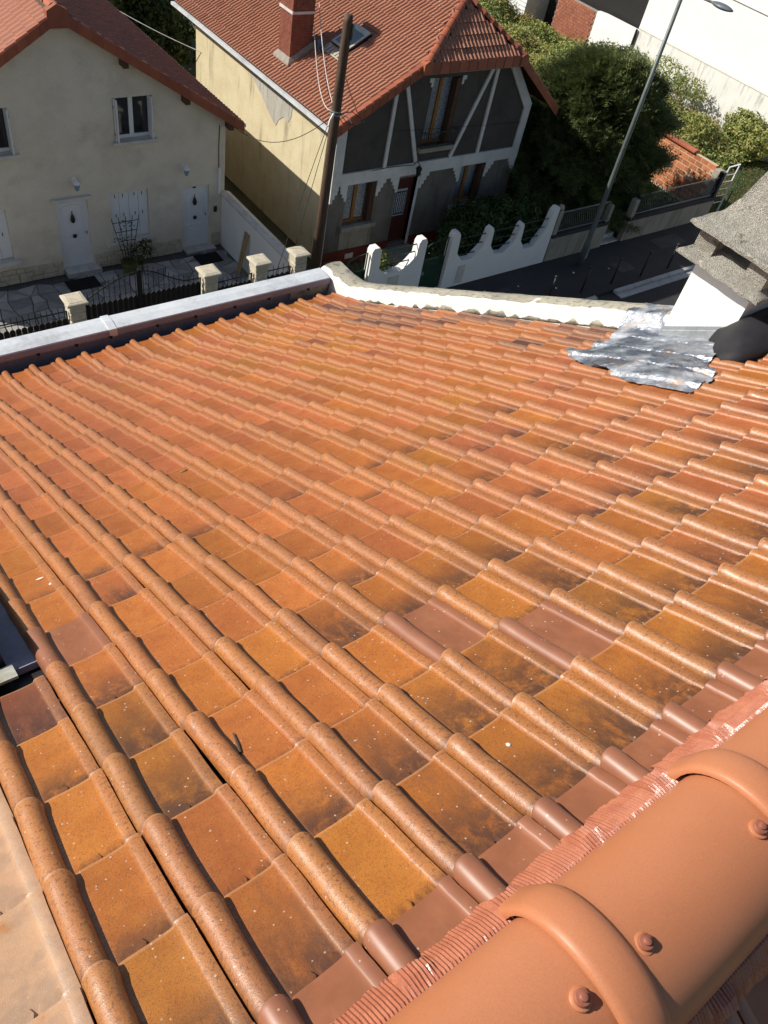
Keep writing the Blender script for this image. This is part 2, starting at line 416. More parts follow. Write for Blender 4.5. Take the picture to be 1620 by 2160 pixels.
M_GREEN = pm('dark_green_paint', (0.022, 0.06, 0.036), (0.018, 0.048, 0.03), 4, 0.4)
M_GREEN2 = pm('bright_green_coating', (0.02, 0.12, 0.05), None, 5, 0.5)
M_POLE = pm('creosoted_pole', (0.10, 0.058, 0.035), (0.05, 0.03, 0.02), 3, 0.75, 0.6, 20, stretch=(6, 6, 0.5), dirt=(0.19, 0.12, 0.075), dscale=4, damt=0.4)
M_GALV = pm('grey_green_lamp_steel', (0.28, 0.31, 0.29), (0.21, 0.235, 0.225), 3, 0.45, metal=0.35)
M_LAMPPOST = pm('dark_green_grey_steel', (0.13, 0.155, 0.145), (0.10, 0.12, 0.115), 3, 0.45, metal=0.2)
M_LAMPHEAD = pm('blue_grey_lamp_head', (0.14, 0.16, 0.19), None, 3, 0.35)
M_WIRE_W = pm('white_cable', (0.62, 0.60, 0.56)); M_WIRE_D = pm('dark_cable', (0.03, 0.028, 0.026))
M_BRICK = pm('red_brick', (0.34, 0.125, 0.07), (0.26, 0.09, 0.055), 5, 0.8, 0.4, 50, objrand=0.15)
M_BRICKDK = pm('chimney_brick', (0.26, 0.082, 0.046), (0.17, 0.05, 0.032), 6, 0.8, 0.4, 50)
M_MORTAR = pm('grey_mortar', (0.34, 0.30, 0.255), None, 8, 0.9, 0.4, 60)
M_BLOCK = pm('orange_clay_block', (0.46, 0.165, 0.065), (0.38, 0.13, 0.055), 4, 0.75, 0.3, 40, objrand=0.22)
M_PILLAR = stained('split_stone', (0.58, 0.52, 0.40), (0.48, 0.43, 0.33), (0.33, 0.29, 0.22), 3.0, bump=1.0, amt=0.4, bscale=22, vert=False)
M_PAVE = pm('crazy_paving_stone', (0.44, 0.42, 0.39), (0.33, 0.31, 0.285), 2.0, 0.75, 0.3, 30, objrand=0.3)
M_PAVEBED = pm('paving_mortar', (0.12, 0.112, 0.105), None, 6, 0.9)
M_ASPHALT = pm('asphalt', (0.032, 0.032, 0.035), (0.025, 0.025, 0.028), 0.8, 0.9, 0.5, 90, dirt=(0.065, 0.064, 0.065), dscale=0.5)
M_FOOT = pm('pavement_asphalt', (0.034, 0.034, 0.037), (0.027, 0.027, 0.03), 0.9, 0.9, 0.5, 90, dirt=(0.05, 0.049, 0.049), dscale=0.7)
M_PATCH = pm('old_asphalt_patch', (0.07, 0.069, 0.068), (0.05, 0.05, 0.05), 2.0, 0.9, 0.4, 70)
M_KERB = pm('kerb_granite', (0.42, 0.42, 0.42), (0.33, 0.33, 0.33), 3, 0.8, 0.3, 60, objrand=0.1)
M_SOIL = pm('garden_soil', (0.11, 0.095, 0.045), (0.075, 0.075, 0.03), 0.7, 0.95, 0.6, 15, dirt=(0.16, 0.13, 0.07), dscale=0.4)
M_BIGWHITE = stained('white_wall_paint', (0.80, 0.79, 0.76), (0.76, 0.75, 0.72), (0.5, 0.49, 0.46), 0.25, amt=0.25, lo=0.6, hi=0.8)
M_BIGWHITE2 = stained('stained_white_wall', (0.74, 0.73, 0.69), (0.68, 0.67, 0.63), (0.33, 0.32, 0.30), 1.1, amt=0.75, lo=0.53, hi=0.72)
M_MAT = pm('black_door_mat', (0.014, 0.013, 0.013), None, 9, 0.95)
M_POT = pm('olive_pot', (0.13, 0.13, 0.03), None, 5, 0.5)
M_BARK = pm('bark', (0.10, 0.075, 0.055), (0.06, 0.045, 0.035), 6, 0.9, 0.8, 18, stretch=(3, 3, 0.6))
M_DISH = pm('blue_grey_dish', (0.25, 0.33, 0.45), None, 4, 0.45)

def leaf_mat(name, stops, sc=1.3, rough=0.55):
    g = NG(name)
    geo = g.t.nodes.new('ShaderNodeNewGeometry')
    f = g.add(g.mul(g.noise(geo.outputs['Position'], sc, 3.0), 0.8), g.mul(geo.outputs['Random Per Island'], 0.45))
    f = g.math('SUBTRACT', f, 0.12)
    col = g.ramp(f, stops)
    tr = g.t.nodes.new('ShaderNodeBsdfTranslucent'); g.set(tr.inputs[0], col)
    mx = g.t.nodes.new('ShaderNodeMixShader'); mx.inputs[0].default_value = 0.22
    out = g.t.nodes['Material Output']
    g.done(col, rough, 0.0, None, 0.3)
    g.t.links.new(g.b.outputs[0], mx.inputs[1]); g.t.links.new(tr.outputs[0], mx.inputs[2]); g.t.links.new(mx.outputs[0], out.inputs[0])
    return g.m
M_CONIFER = leaf_mat('conifer_needles', [(0.15, (0.055, 0.085, 0.03)), (0.5, (0.12, 0.15, 0.05)), (0.85, (0.24, 0.25, 0.085))])
M_WEED = leaf_mat('wild_leaves', [(0.1, (0.10, 0.16, 0.04)), (0.35, (0.19, 0.245, 0.065)), (0.62, (0.34, 0.34, 0.10)), (0.95, (0.48, 0.40, 0.16))], 0.6)
M_DRY = leaf_mat('dry_leaves', [(0.1, (0.22, 0.15, 0.05)), (0.5, (0.32, 0.22, 0.08)), (0.9, (0.25, 0.26, 0.07))], 0.8)
M_IVY = leaf_mat('ivy_leaves', [(0.1, (0.022, 0.05, 0.014)), (0.5, (0.045, 0.085, 0.02)), (0.9, (0.09, 0.12, 0.03))])
M_DARKTREE = leaf_mat('dark_tree_leaves', [(0.1, (0.018, 0.035, 0.012)), (0.5, (0.05, 0.075, 0.022)), (0.9, (0.17, 0.16, 0.04))])
M_GRASS = leaf_mat('grass_blades', [(0.1, (0.05, 0.075, 0.018)), (0.5, (0.10, 0.115, 0.03)), (0.9, (0.22, 0.19, 0.07))])
# ------------------------------------------------------------------ ground, road, pavement
mb = MB(); mb.poly([(-300, -300, G - 0.16), (400, -300, G - 0.16), (400, 400, G - 0.16), (-300, 400, G - 0.16)])
struct('ground', mb, M_SOIL)
mb = MB(); mb.box(-80, 120, 7.6, 13.3, G - 0.15, G - 0.12); struct('road', mb, M_ASPHALT)
pav = MB(); pav.box(-80, 120, 13.62, 16.1, G - 0.155, G); pavement = struct('pavement', pav, M_FOOT)
kerb = struct('kerb', MB().box(-80, 120, 13.3, 13.6, G - 0.158, G - 0.115), M_ASPHALT)
ks = MB(); ks.cbox(0.006, 0.994, 13.44, 13.615, G - 0.15, G + 0.012, 0.02)
kl = MB(); kl.cbox(0.006, 0.994, 13.18, 13.435, G - 0.14, G - 0.075, 0.015)
ksm = ks.mesh('kerb_stone'); ksm.materials.append(M_KERB); klm = kl.mesh('channel_stone'); klm.materials.append(M_KERB)
for i in range(30):
    x = 8.7 + i
    if 21.5 < x < 22.6: continue
    piece('kerb_stone', ksm, kerb, Matrix.Translation((x, 0, 0)))
    piece('channel_stone', klm, kerb, Matrix.Translation((x, 0, 0)))
mb = MB(); mb.box(22.7 - 1.0, 22.7, 13.2, 13.6, G - 0.15, G - 0.10)
o = mb.build('dropped_kerb', M_FOOT, kerb)
for (x, y), lab in (((26.06, 13.85), 'slim black bollard nearest the concrete chimney cap'), ((24.49, 13.87), 'slim black bollard second from the concrete chimney cap'),
                    ((22.90, 13.93), 'middle one of the five slim black bollards on the pavement'), ((21.31, 13.95), 'slim black bollard second from the left on the dark pavement'),
                    ((19.65, 13.98), 'leftmost slim black bollard on the dark pavement')):
    t = thing('bollard', lab, 'bollard', (x, y, G), 'bollards along the kerb')
    MB().tube([(x, y, G), (x, y, G + 0.95)], 0.032, 8).build('post', M_BLACK, t, True)
    MB().lathe([(0.03, 0.0), (0.055, 0.02), (0.06, 0.05), (0.04, 0.09), (0.0, 0.1)], (x, y, G + 0.93), 10).build('cap', M_BLACK, t, True)

for x0, x1, y0, y1 in ((23.9, 24.7, 14.3, 14.9), (18.2, 18.9, 14.6, 15.2), (27.0, 28.6, 14.9, 15.6)):
    MB().box(x0, x1, y0, y1, G - 0.002, G + 0.004).build('asphalt_patch', M_PATCH, pavement)
for x, y, sx in ((22.0, 15.0, 0.05), (20.6, 14.5, 0.04), (17.9, 15.3, 0.05), (23.6, 14.7, 0.03), (19.3, 15.1, 0.035)):
    MB().lathe([(sx, 0.0), (sx * 0.8, 0.012), (0.0, 0.016)], (x, y, G + 0.001), 7).build('litter_scrap', M_SILL, pavement)

# ------------------------------------------------------------------ the near house under the camera
PA = R(29.1534); CP, SP = math.cos(PA), math.sin(PA); TL = 0.32006; TW = 0.25
NROW = 23
def tip(r):
    if r <= 20: return Vector((0, TL * r * CP, -TL * r * SP))
    return Vector((0, 5.905, -3.250)) if r == 21 else Vector((0, 6.195, -3.372))
RISE = 0.057      # crest of a roll above the roof base plane
house = thing('tiled_house', 'house in the foreground with weathered orange tile roof and terracotta ridge', 'house', (0, 3.0, G))

# body of the house below the roof
mb = MB()
mb.prism([(-9, -6.2, G), (-9, 6.46, G), (-9, 6.46, -3.95), (-9, -0.34, -0.3), (-9, -6.2, -3.6)], (13.75, 0, 0))
mb.build('wall', M_CONC, house)

def roll_h(x):
    """roll profile across one tile, 0..1"""
    x = (x + TW / 2) % TW - TW / 2
    return math.sqrt(max(0.0, 1 - (x / 0.039) ** 2))

def tile_mesh(kind, seed):
    rg = random.Random(seed)
    V = []; F = []
    bw0, bh0 = 0.0368, 0.041
    ths = [math.pi * (1 - k / 10) for k in range(11)]
    def section(k, dip):
        bw = bw0 * k; bh = bh0 * k
        s = [(-0.0395, -0.012)]
        s += [((bw if math.cos(t) > 0 else 0.0385) * math.cos(t), bh * math.sin(t) ** 0.85 - 0.002 + 0.002 * math.sin(t)) for t in ths]
        s += [(0.044, -0.0015), (0.062, -0.001), (0.10, -0.002), (0.14, -0.001), (0.160, 0.0005), (0.168, 0.002), (0.1725, 0.0095), (0.178, 0.0130), (0.198, 0.0140), (0.2065, 0.0125), (0.2085, -0.004)]
        return s
    vs = [0.0, 0.0015, 0.006, 0.014, 0.034, 0.06, 0.10, 0.16, 0.22, 0.28, 0.335, 0.36]
    ks = [0.93, 0.975, 0.995, 1.0, 1.0, 0.915, 0.87, 0.85, 0.83, 0.815, 0.80, 0.79]
    warp = [rg.uniform(-0.0012, 0.0012) for _ in vs]
    side = [rg.uniform(-0.001, 0.001) for _ in vs]
    n = len(section(1, 0))
    # front lip (row 0 = bottom of the lip)
    rows = []
    for i, (v, k) in enumerate(zip(vs, ks)):
        t = 0.016 * (1 - v / TL)
        row = []
        for j, (x, z) in enumerate(section(k, 0)):
            e = 0.0 if i > 2 else (-0.0035, -0.0016, -0.0004)[i]
            front = 0.0
            if 1 <= j <= 11 and i < 4: front = 0.010 * (1 - math.sin(ths[j - 1])) ** 1.5 if kind != 'new' else 0.012 * (1 - math.sin(ths[j - 1])) ** 1.5
            row.append((x + side[i], -(v + front), z + t + e + warp[i]))
        rows.append(row)
    low = [(x, y + 0.001, (z * 0.25 - 0.006) if j not in (0, n - 1) else z - 0.004) for j, (x, y, z) in enumerate(rows[0])]
    allr = [low] + rows
    for r in allr: V += r
    for i in range(len(allr) - 1):
        for j in range(n - 1):
            a = i * n + j
            F.append((a, a + n, a + n + 1, a + 1))
    if kind == 'old':
        for cx in (0.083 + rg.uniform(-.004, .004), 0.147 + rg.uniform(-.004, .004)):
            rad = 0.033 + rg.uniform(-.002, .004); c0 = len(V); vy = 0.304; t = 0.016 * (1 - vy / TL)
            rim = 10
            for k in range(rim): V.append((cx + rad * math.cos(2 * math.pi * k / rim), -(vy + rad * math.sin(2 * math.pi * k / rim)), t - 0.003))
            for k in range(rim): V.append((cx + 0.82 * rad * math.cos(2 * math.pi * k / rim), -(vy + 0.82 * rad * math.sin(2 * math.pi * k / rim)), t + 0.006))
            for k in range(rim): F.append((c0 + k, c0 + rim + k, c0 + rim + (k + 1) % rim, c0 + (k + 1) % rim))
            F.append(tuple(c0 + rim + k for k in reversed(range(rim))))
    if kind == 'dot':
        for k in range(25):
            vy = 0.022 + k * 0.0118; t = 0.016 * (1 - vy / TL) - 0.001; x0 = 0.166 + rg.uniform(-.001, .001); c0 = len(V); d = 0.0046
            V += [(x0 - d, -vy - d, t), (x0 + d, -vy - d, t + .004), (x0 + d, -vy + d, t + .004), (x0 - d, -vy + d, t), (x0, -vy, t + 0.006)]
            F += [(c0, c0 + 1, c0 + 4), (c0 + 1, c0 + 2, c0 + 4), (c0 + 2, c0 + 3, c0 + 4), (c0 + 3, c0, c0 + 4)]
    return V, F
TILE_KINDS = [('old', 1), ('old', 2), ('old', 3), ('dot', 4), ('dot', 5), ('new', 6), ('plain', 8), ('plain', 9)]
TILE_GEO = [tile_mesh(k, s) for k, s in TILE_KINDS]
TILE_ME = []
for (k, s), (V, F) in zip(TILE_KINDS, TILE_GEO):
    me = bpy.data.meshes.new('clay_tile'); me.from_pydata(V, [], F)
    at = me.attributes.new('tloc', 'FLOAT_VECTOR', 'POINT')
    at.data.foreach_set('vector', [c for x, y, z in V for c in (x, -y, z)])
    me.polygons.foreach_set('use_smooth', [True] * len(me.polygons)); me.set_sharp_from_angle(angle=R(42))
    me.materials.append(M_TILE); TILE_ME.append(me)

camM = Matrix.LocRotScale(cam.location, cam.rotation_euler, None).inverted()
FPX = 1665.77
def to_px(p):
    q = camM @ Vector(p)
    if q.z > -0.05: return None
    return (810 + FPX * q.x / -q.z, 1080 - FPX * q.y / -q.z, -q.z)

tr = random.Random(21)
tiles = []
for r in range(NROW):
    T1, T0 = tip(r), tip(r - 1)
    e = (T1 - T0).normalized(); nrm = Vector((1, 0, 0)).cross(e)
    for c in range(-5, 18):
        if c <= -2 and 6 <= r <= 10: continue
        o = T1 + Vector((c * TW, 0, 0)) - nrm * RISE
        x = r / 22.0
        # colour plan of the roof, ridge to gutter
        hue = 0.16 + 0.2 * min(1, r / 9) + tr.gauss(0, 0.09)
        stain = 0.0
        kind = 'old' if r < 6 else 'plain'
        if r <= 4: stain = max(0, tr.gauss(0.72, 0.3)) if tr.random() < 0.78 else 0.1; hue = 0.12 + tr.gauss(0, 0.08)
        elif r <= 8: stain = max(0, tr.gauss(0.2, 0.35))
        if 3 <= r and tr.random() < 0.30 and not (c < 0 and r < 6): kind = 'dot'; stain *= 0.1; hue = 0.34 + tr.gauss(0, 0.06)
        if c <= 7 and r >= 11: hue = 0.52 + tr.gauss(0, 0.08)
        if 9 <= c <= 15 and r >= 14: hue = 0.16 + tr.gauss(0, 0.12) if tr.random() < 0.6 else 0.5 + tr.gauss(0, 0.1)
        if c >= 7 and r <= 9 and r >= 2: hue = 0.36 + tr.gauss(0, 0.16); stain = max(stain, tr.gauss(0.1, 0.3))
        if c >= 15 and 10 <= r <= 20 and tr.random() < 0.6: hue = 0.9 + tr.gauss(0, 0.05)
        if c == 16 and 17 <= r <= 21: hue = 0.86
        if hue > 0.64 and not (c >= 15 and r >= 10): hue = 0.5 + 0.2 * tr.random()
        alpha = 0.0
        if c <= -3 and r <= 4: alpha = 0.5
        if (r, c) in ((5, -2), (5, -3)): stain = 0.9; hue = 0.75
        if (r, c) in ((1, 3), (2, 4), (1, 6), (2, 7)): stain = 1.0
        if r == 0 or (c, r) in ((3, 3), (4, 2), (-1, 6)): kind = 'new'; alpha = 1.0; stain = 0
        tiles.append((r, c, o, e, nrm, kind, (min(1, max(0, hue)), min(1, max(0, stain)), tr.random(), alpha)))
def tile_matrix(o, e, nrm, kind):
    rz = tr.gauss(0, 0.010); tilt = tr.gauss(0, 0.010)
    M = frame(o + nrm * abs(tr.gauss(0, 0.0018)) + Vector((tr.gauss(0, 0.0012), 0, 0)), Vector((1, 0, 0)), e, nrm)
    return M @ Matrix.Rotation(rz, 4, 'Z') @ Matrix.Rotation(tilt, 4, 'Y')
def in_frame(p, m=60):
    q = to_px(p)
    return q is not None and -m < q[0] < 1620 + m and -m < q[1] < 2160 + m
order = sorted(range(len(tiles)), key=lambda i: (tiles[i][2] - cam.location).length)
near = set([i for i in order if in_frame(tiles[i][2] + Vector((0.08, -0.1, 0.1)))][:300])

deck = MB()
dv = Vector((0, SP, CP)) * (RISE + 0.03)
for a, b in ((tip(-1) - Vector((0, 0, 0)), tip(20)), (tip(20), tip(21)), (tip(21), tip(22) + Vector((0, 0.06, -0.02)))):
    A = a - dv; B = b - dv
    deck.poly([(-9, A.y, A.z), (4.5, A.y, A.z), (4.5, B.y, B.z), (-9, B.y, B.z)])
roof = deck.build('roof', M_DARKBOX, house)
KI = {}
for i, (k, s) in enumerate(TILE_KINDS): KI.setdefault(k, []).append(i)
VV = []; FF = []; TLc = []; TC = []; base = 0
for i, (r, c, o, e, nrm, kind, colr) in enumerate(tiles):
    M = tile_matrix(o, e, nrm, kind); gi = tr.choice(KI[kind])
    if i in near:
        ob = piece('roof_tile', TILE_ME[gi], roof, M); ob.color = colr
    else:
        V, F = TILE_GEO[gi]; V = np.array(V)
        M3 = np.array(M)
        W = V @ M3[:3, :3].T + M3[:3, 3]
        VV.append(W); TLc.append(V * [1, -1, 1]); TC.append(np.tile(colr, (len(V), 1)))
        FF += [tuple(base + k for k in f) for f in F]; base += len(V)
def field_object(name, parent):
    me = bpy.data.meshes.new(name)
    W = np.concatenate(VV) - np.array(ROOT[parent.name]); me.from_pydata(W.tolist(), [], FF)
    at = me.attributes.new('tloc', 'FLOAT_VECTOR', 'POINT'); at.data.foreach_set('vector', np.concatenate(TLc).astype(np.float32).ravel())
    ac = me.attributes.new('tcol', 'FLOAT_COLOR', 'POINT'); ac.data.foreach_set('color', np.concatenate(TC).astype(np.float32).ravel())
    me.polygons.foreach_set('use_smooth', [True] * len(me.polygons)); me.set_sharp_from_angle(angle=R(42))
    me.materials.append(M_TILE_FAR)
    ob = bpy.data.objects.new(name, me); COL.objects.link(ob); ob.parent = parent; ob['kind'] = 'stuff'
    return ob
field_object('roof_tile_field', roof)
# the other slope behind the ridge, only a corner of it shows
VV = []; FF = []; TLc = []; TC = []; base = 0
for r in range(0, 5):
    for c in range(-12, 6):
        e = Vector((0, -CP, -SP)); nrm = Vector((0, -SP, CP))
        o = Vector((-c * TW, -0.68 - TL * r * CP, -TL * r * SP)) - nrm * RISE
        M = np.array(frame(o, Vector((-1, 0, 0)), e, nrm)); V, F = TILE_GEO[KI['new'][0] if r == 0 else KI['plain'][0]]; V = np.array(V)
        VV.append(V @ M[:3, :3].T + M[:3, 3]); TLc.append(V * [1, -1, 1]); TC.append(np.tile((0.3, 0.2, tr.random(), 1.0 if r == 0 else 0.5), (len(V), 1)))
        FF += [tuple(base + k for k in f) for f in F]; base += len(V)
field_object('roof_tile_field', roof)
mb = MB(); mb.poly([(-9, -0.3, 0.03), (4.5, -0.3, 0.03), (4.5, -6.2, -3.35), (-9, -6.2, -3.35)]); mb.build('roof_deck', M_DARKBOX, house)

# ridge caps with collars and screws
RY, RZ, RW, RH = -0.335, 0.088, 0.172, 0.155
def cap_ring(x, s, drop=0.0, n=22):
    ring = []
    for k in range(n + 1):
        t = math.pi * k / n
        ring.append((x, RY + (RW + s) * math.cos(t), RZ - (drop if k in (0, n) else 0) + (RH + s) * math.sin(t) ** 0.9))
    return ring
for i in range(-2, 7):
    x0 = 0.212 + 0.565 * i
    def ring2(x, s):
        out = cap_ring(x, s); inn = cap_ring(x, s - 0.014)
        return out + inn[::-1]
    t = MB()
    t.loft([ring2(x, s) for x, s in ((x0 + 0.096, 0.004), (x0 + 0.11, 0.0005), (x0 + 0.125, -0.001), (x0 + 0.3, -0.003), (x0 + 0.5, -0.006), (x0 + 0.63, -0.008))])
    capo = t.build('ridge_cap', M_CAP, house, True, 40)
    c = MB()
    def ring3(x, s):
        out = [(p[0], p[1] + (0.012 if k == 0 else -0.012 if k == 22 else 0), p[2] - (0.014 if k in (0, 22) else 0)) for k, p in enumerate(cap_ring(x, s))]
        return out + cap_ring(x, 0.002)[::-1]
    c.loft([ring3(x0 + d, s) for d, s in ((-0.002, 0.004), (0.0, 0.011), (0.005, 0.016), (0.018, 0.0198), (0.05, 0.0212), (0.078, 0.0195), (0.096, 0.0125), (0.108, 0.002))])
    c.build('collar', M_CAP, capo, True, 50)
    for sx, sy in ((x0 + 0.135, -0.012), (x0 + 0.528, -0.006)):
        z = RZ + RH - 0.006
        MB().lathe([(0.0215, -0.006), (0.0215, 0.004), (0.019, 0.006), (0.0, 0.007)], (sx, RY + sy, z), 16).build('washer', M_CAP, capo, True, 40)
        MB().lathe([(0.0155, -0.002), (0.0155, 0.0095), (0.014, 0.0115), (0.0085, 0.0125), (0.008, 0.0175), (0.006, 0.019), (0.0, 0.019)], (sx, RY + sy, z + 0.005), 14).build('screw', M_SCREW, capo, True, 40)
# pleated ventilation strip under the caps, both sides
fr = random.Random(5)
for sgn in (1, -1):
    V = []; F = []
    x = -1.0; k = 0; amp = 0.0026; wig = 0.0
    while x < 3.4:
        wig += fr.gauss(0, 0.0012) - wig * 0.08
        h = roll_h(x if sgn > 0 else -x)
        ph = (amp + fr.uniform(-0.0008, 0.0008)) * (1 if k % 2 else -1)
        yo = -0.112 + 0.008 * (1 - h) + wig + fr.uniform(-0.0012, 0.0012)
        zt = lambda y: -y * math.tan(PA) - (0.046 * (1 - h) * CP)
        pts = [(-0.185, 0.088 + 0.3 * ph), (-0.158, 0.083 + ph), (-0.132, 0.5 * (0.078 + zt(-0.132)) + 0.004 + ph), (yo, zt(yo) + 0.004 + ph)]
        for y, z in pts:
            yy = y if sgn > 0 else 2 * RY - y
            V.append((x + fr.uniform(-0.0004, 0.0004), yy, z))
        k += 1; x += 0.0046
    for i in range(k - 1):
        for j in range(3):
            a = i * 4 + j; F.append((a, a + 1, a + 5, a + 4) if sgn > 0 else (a, a + 4, a + 5, a + 1))
    m = MB(); m.v = V; m.f = F
    m.build('pleated_ridge_strip', M_FRINGE, house)

# zinc coped parapet along the gutter
par = MB(); par.box(-9, 4.5, 6.325, 6.47, -3.75, -3.285)
parapet = par.build('gutter_parapet', M_SHADE_SLATE, house)
for x0, x1 in ((-9.0, -4.0), (-3.98, 1.84), (1.86, 4.46)):
    dz = 0.0
    m = MB()
    prof = [(6.285, -3.345), (6.285, -3.272), (6.29, -3.266), (6.40, -3.258), (6.505, -3.264), (6.51, -3.27), (6.51, -3.33), (6.502, -3.33), (6.50, -3.276), (6.40, -3.268), (6.294, -3.276), (6.293, -3.345)]
    m.loft([[(x, y, z) for y, z in prof] for x in np.linspace(x0, x1, 6)])
    cs_ = m.build('coping_sheet', M_ZINC, parapet)
    l_ = MB(); l_.box(x0, x1, 6.2815, 6.2845, -3.344, -3.274); l_.build('lip_shade_strip', M_SHADE_LIP, cs_)  # strip laid over the zinc lip, coloured as its shade
m = MB(); m.loft([[(x, y, z) for y, z in ((6.279, -3.35), (6.279, -3.262), (6.40, -3.247), (6.516, -3.258), (6.516, -3.335), (6.40, -3.3))] for x in (1.81, 1.89)]); m.build('joint_cover', M_ZINC, parapet)
for x in (1.08, 1.45, 1.80, 2.3, 2.73, 3.2, 3.63, 4.15):
    m = MB(); m.box(x, x + 0.035, 6.276, 6.3, -3.352, -3.336); m.box(x + 0.012, x + 0.03, 6.27, 6.29, -3.365, -3.345); m.build('clip', M_CLIP, parapet)
m = MB(); m.box(3.95, 4.46, 6.308, 6.33, -3.46, -3.36); m.build('cement_patch', M_LICHEN, parapet)

# rendered verge wall on the right
def crest_z(y): return -y * math.tan(PA) if y < 5.6 else -3.123 - (y - 5.6) * 0.42
def verge_top(y):
    a = -y * math.tan(PA) + 0.105; b = -3.262
    k = 0.05
    return max(a, b) + k * math.exp(-abs(a - b) / k * 1.2) * 0.5
vr = random.Random(3)
for seg, (ya_, yb_, nn_) in enumerate(((2.20, 6.52, 60), (-1.2, 1.5, 30))):
  ys = np.linspace(ya_, yb_, nn_)
  rings = []
  cop = []
  for y in ys:
    t = verge_top(y); j = lambda s=0.004: vr.gauss(0, s)
    ix = 4.5 if y < 6.2 else 4.5 - 0.01
    rings.append([(ix - 0.012, y, crest_z(y) - 0.2), (ix - 0.004 + j(), y, t - 0.09), (ix + j(.003), y, t - 0.022 + j(.003)), (ix + 0.03, y, t + j(.003)), (ix + 0.15, y, t + 0.014 + j(.003)), (ix + 0.27, y, t + 0.002), (ix + 0.31, y, t - 0.03), (ix + 0.31, y, crest_z(y) - 0.6)])
    cop.append([(ix + 0.045 + j(.01), y, t + 0.001), (ix + 0.075 + j(.008), y, t + 0.014 + j(.002)), (ix + 0.16, y, t + 0.024 + j(.003)), (ix + 0.27, y, t + 0.012 + j(.002)), (ix + 0.316, y, t - 0.03), (ix + 0.27, y, t - 0.03), (ix + 0.1, y, t - 0.02)])
  vw_ = MB().loft(rings).build('verge_wall', M_WHITE_RENDER, house, True, 35)
  MB().loft(cop).build('mossy_coping', M_LICHEN, vw_, True, 35)
  if seg == 0: vw = vw_
# mortar fillet between last roll and the wall
fl = MB(); rr_ = []
for k in range(108):
    y = 2.24 + k * 0.0365; s = y / CP / TL
    w = 0.004 + 0.008 * abs(math.sin(s * math.pi)) + vr.gauss(0, 0.003)
    cz = -y * math.tan(PA)
    rr_.append([(4.49, y, cz - 0.05), (4.5 - 0.25 * w, y, cz - 0.01 + 0.6 * w), (4.502, y, cz + 0.008 + 0.7 * w), (4.51, y, cz - 0.05)])
fl.loft(rr_).build('mortar_fillet', M_LICHEN, vw, True)

# chimney on the verge
CX0, CX1, CY0, CY1 = 4.38, 4.95, 1.73, 2.19
ch = MB(); ch.box(CX0, CX1, CY0, CY1, -2.6, -0.59)
chim = ch.build('chimney', M_CHIM_WHITE, house)
def bandz(y): return -1.170 + (2.19 - y) * 0.66
m = MB()
for (xa, ya, xb, yb, nx, ny) in ((CX0, CY1, CX0, CY0, -1, 0), (CX0, CY0, CX1, CY0, 0, -1)):
    f = lambda x, y, o, dz: (x + nx * o, y + ny * o, bandz(y) + dz)
    q = []
    for o, dz in ((0.004, 0.012), (0.012, 0.008), (0.012, -0.02), (0.016, -0.025), (0.03, -0.135), (0.05, -0.15), (0.02, -0.16)):
        q.append([f(xa, ya, o, dz), f(xb, yb, o, dz)])
    for (a, b), (c_, d) in zip(q, q[1:]): m.poly([a, b, d, c_])
m.build('zinc_flashing', M_ZINC2, chim)
def slab(z0, z1, hx, hy, cx, cy, topz, inset, n=5, name='concrete_slab', powr=1.0):
    rings = []; N = 12
    def rect(ax, ay, z):
        pts = []
        for a, b in (((-1, -1), (1, -1)), ((1, -1), (1, 1)), ((1, 1), (-1, 1)), ((-1, 1), (-1, -1))):
            for k in range(N):
                t = k / N
                pts.append((cx + ax * (a[0] + (b[0] - a[0]) * t) + vr.gauss(0, 0.0025), cy + ay * (a[1] + (b[1] - a[1]) * t) + vr.gauss(0, 0.0025), z + vr.gauss(0, 0.002)))
        return pts
    rings.append(rect(hx - 0.02, hy - 0.02, z0)); rings.append(rect(hx, hy, z0 + 0.008)); rings.append(rect(hx, hy, z1 - 0.01)); rings.append(rect(hx - 0.008, hy - 0.008, z1))
    for k in range(1, n + 1):
        t = k / n; rings.append(rect(hx - 0.008 - inset * t, hy - 0.008 - inset * t * hy / hx, z1 + (topz - z1) * t ** powr))
    return MB().loft(rings).build(name, M_GRAVEL_CONC, chim, True, 40)
SX, SY = 4.68, 1.965
slab(-0.605, -0.575, 0.43, 0.335, SX, SY, -0.50, 0.15)
slab(-0.395, -0.355, 0.43, 0.335, SX, SY, 0.30, 0.31, 12, powr=2.3)
for bx, by in ((4.37, 2.17), (4.37, 1.76), (4.95, 2.17), (4.95, 1.76)):
    MB().box(bx - 0.04, bx + 0.09, by - 0.075, by + 0.075, -0.54, -0.375).build('spacer_block', M_GRAVEL_CONC, chim)
# crinkled lead apron around the chimney foot
out = [(15.0, 8.95), (14.25, 7.75), (13.95, 7.2), (13.61, 6.26), (13.57, 4.85), (14.67, 4.95), (15.66, 5.6), (17.6, 6.2), (17.75, 7.9), (18.9, 8.0), (19.0, 9.3), (18.2, 9.35), (17.1, 8.83), (15.58, 8.64)]
def inside(c, r):
    s = False; j = len(out) - 1
    for i in range(len(out)):
        (x1, y1), (x2, y2) = out[i], out[j]
        if (y1 > r) != (y2 > r) and c < (x2 - x1) * (r - y1) / (y2 - y1) + x1: s = not s
        j = i
    return s
def edge_d(c, r):
    best = 9.0
    for i in range(len(out)):
        (x1, y1), (x2, y2) = out[i], out[(i + 1) % len(out)]
        if min(x1, x2) > 15.6 and min(x1, x2) + 0 > 15.6: continue
        dx, dy = x2 - x1, y2 - y1; t = max(0, min(1, ((c - x1) * dx + (r - y1) * dy) / (dx * dx + dy * dy)))
        best = min(best, math.hypot(c - x1 - t * dx, r - y1 - t * dy))
    return best
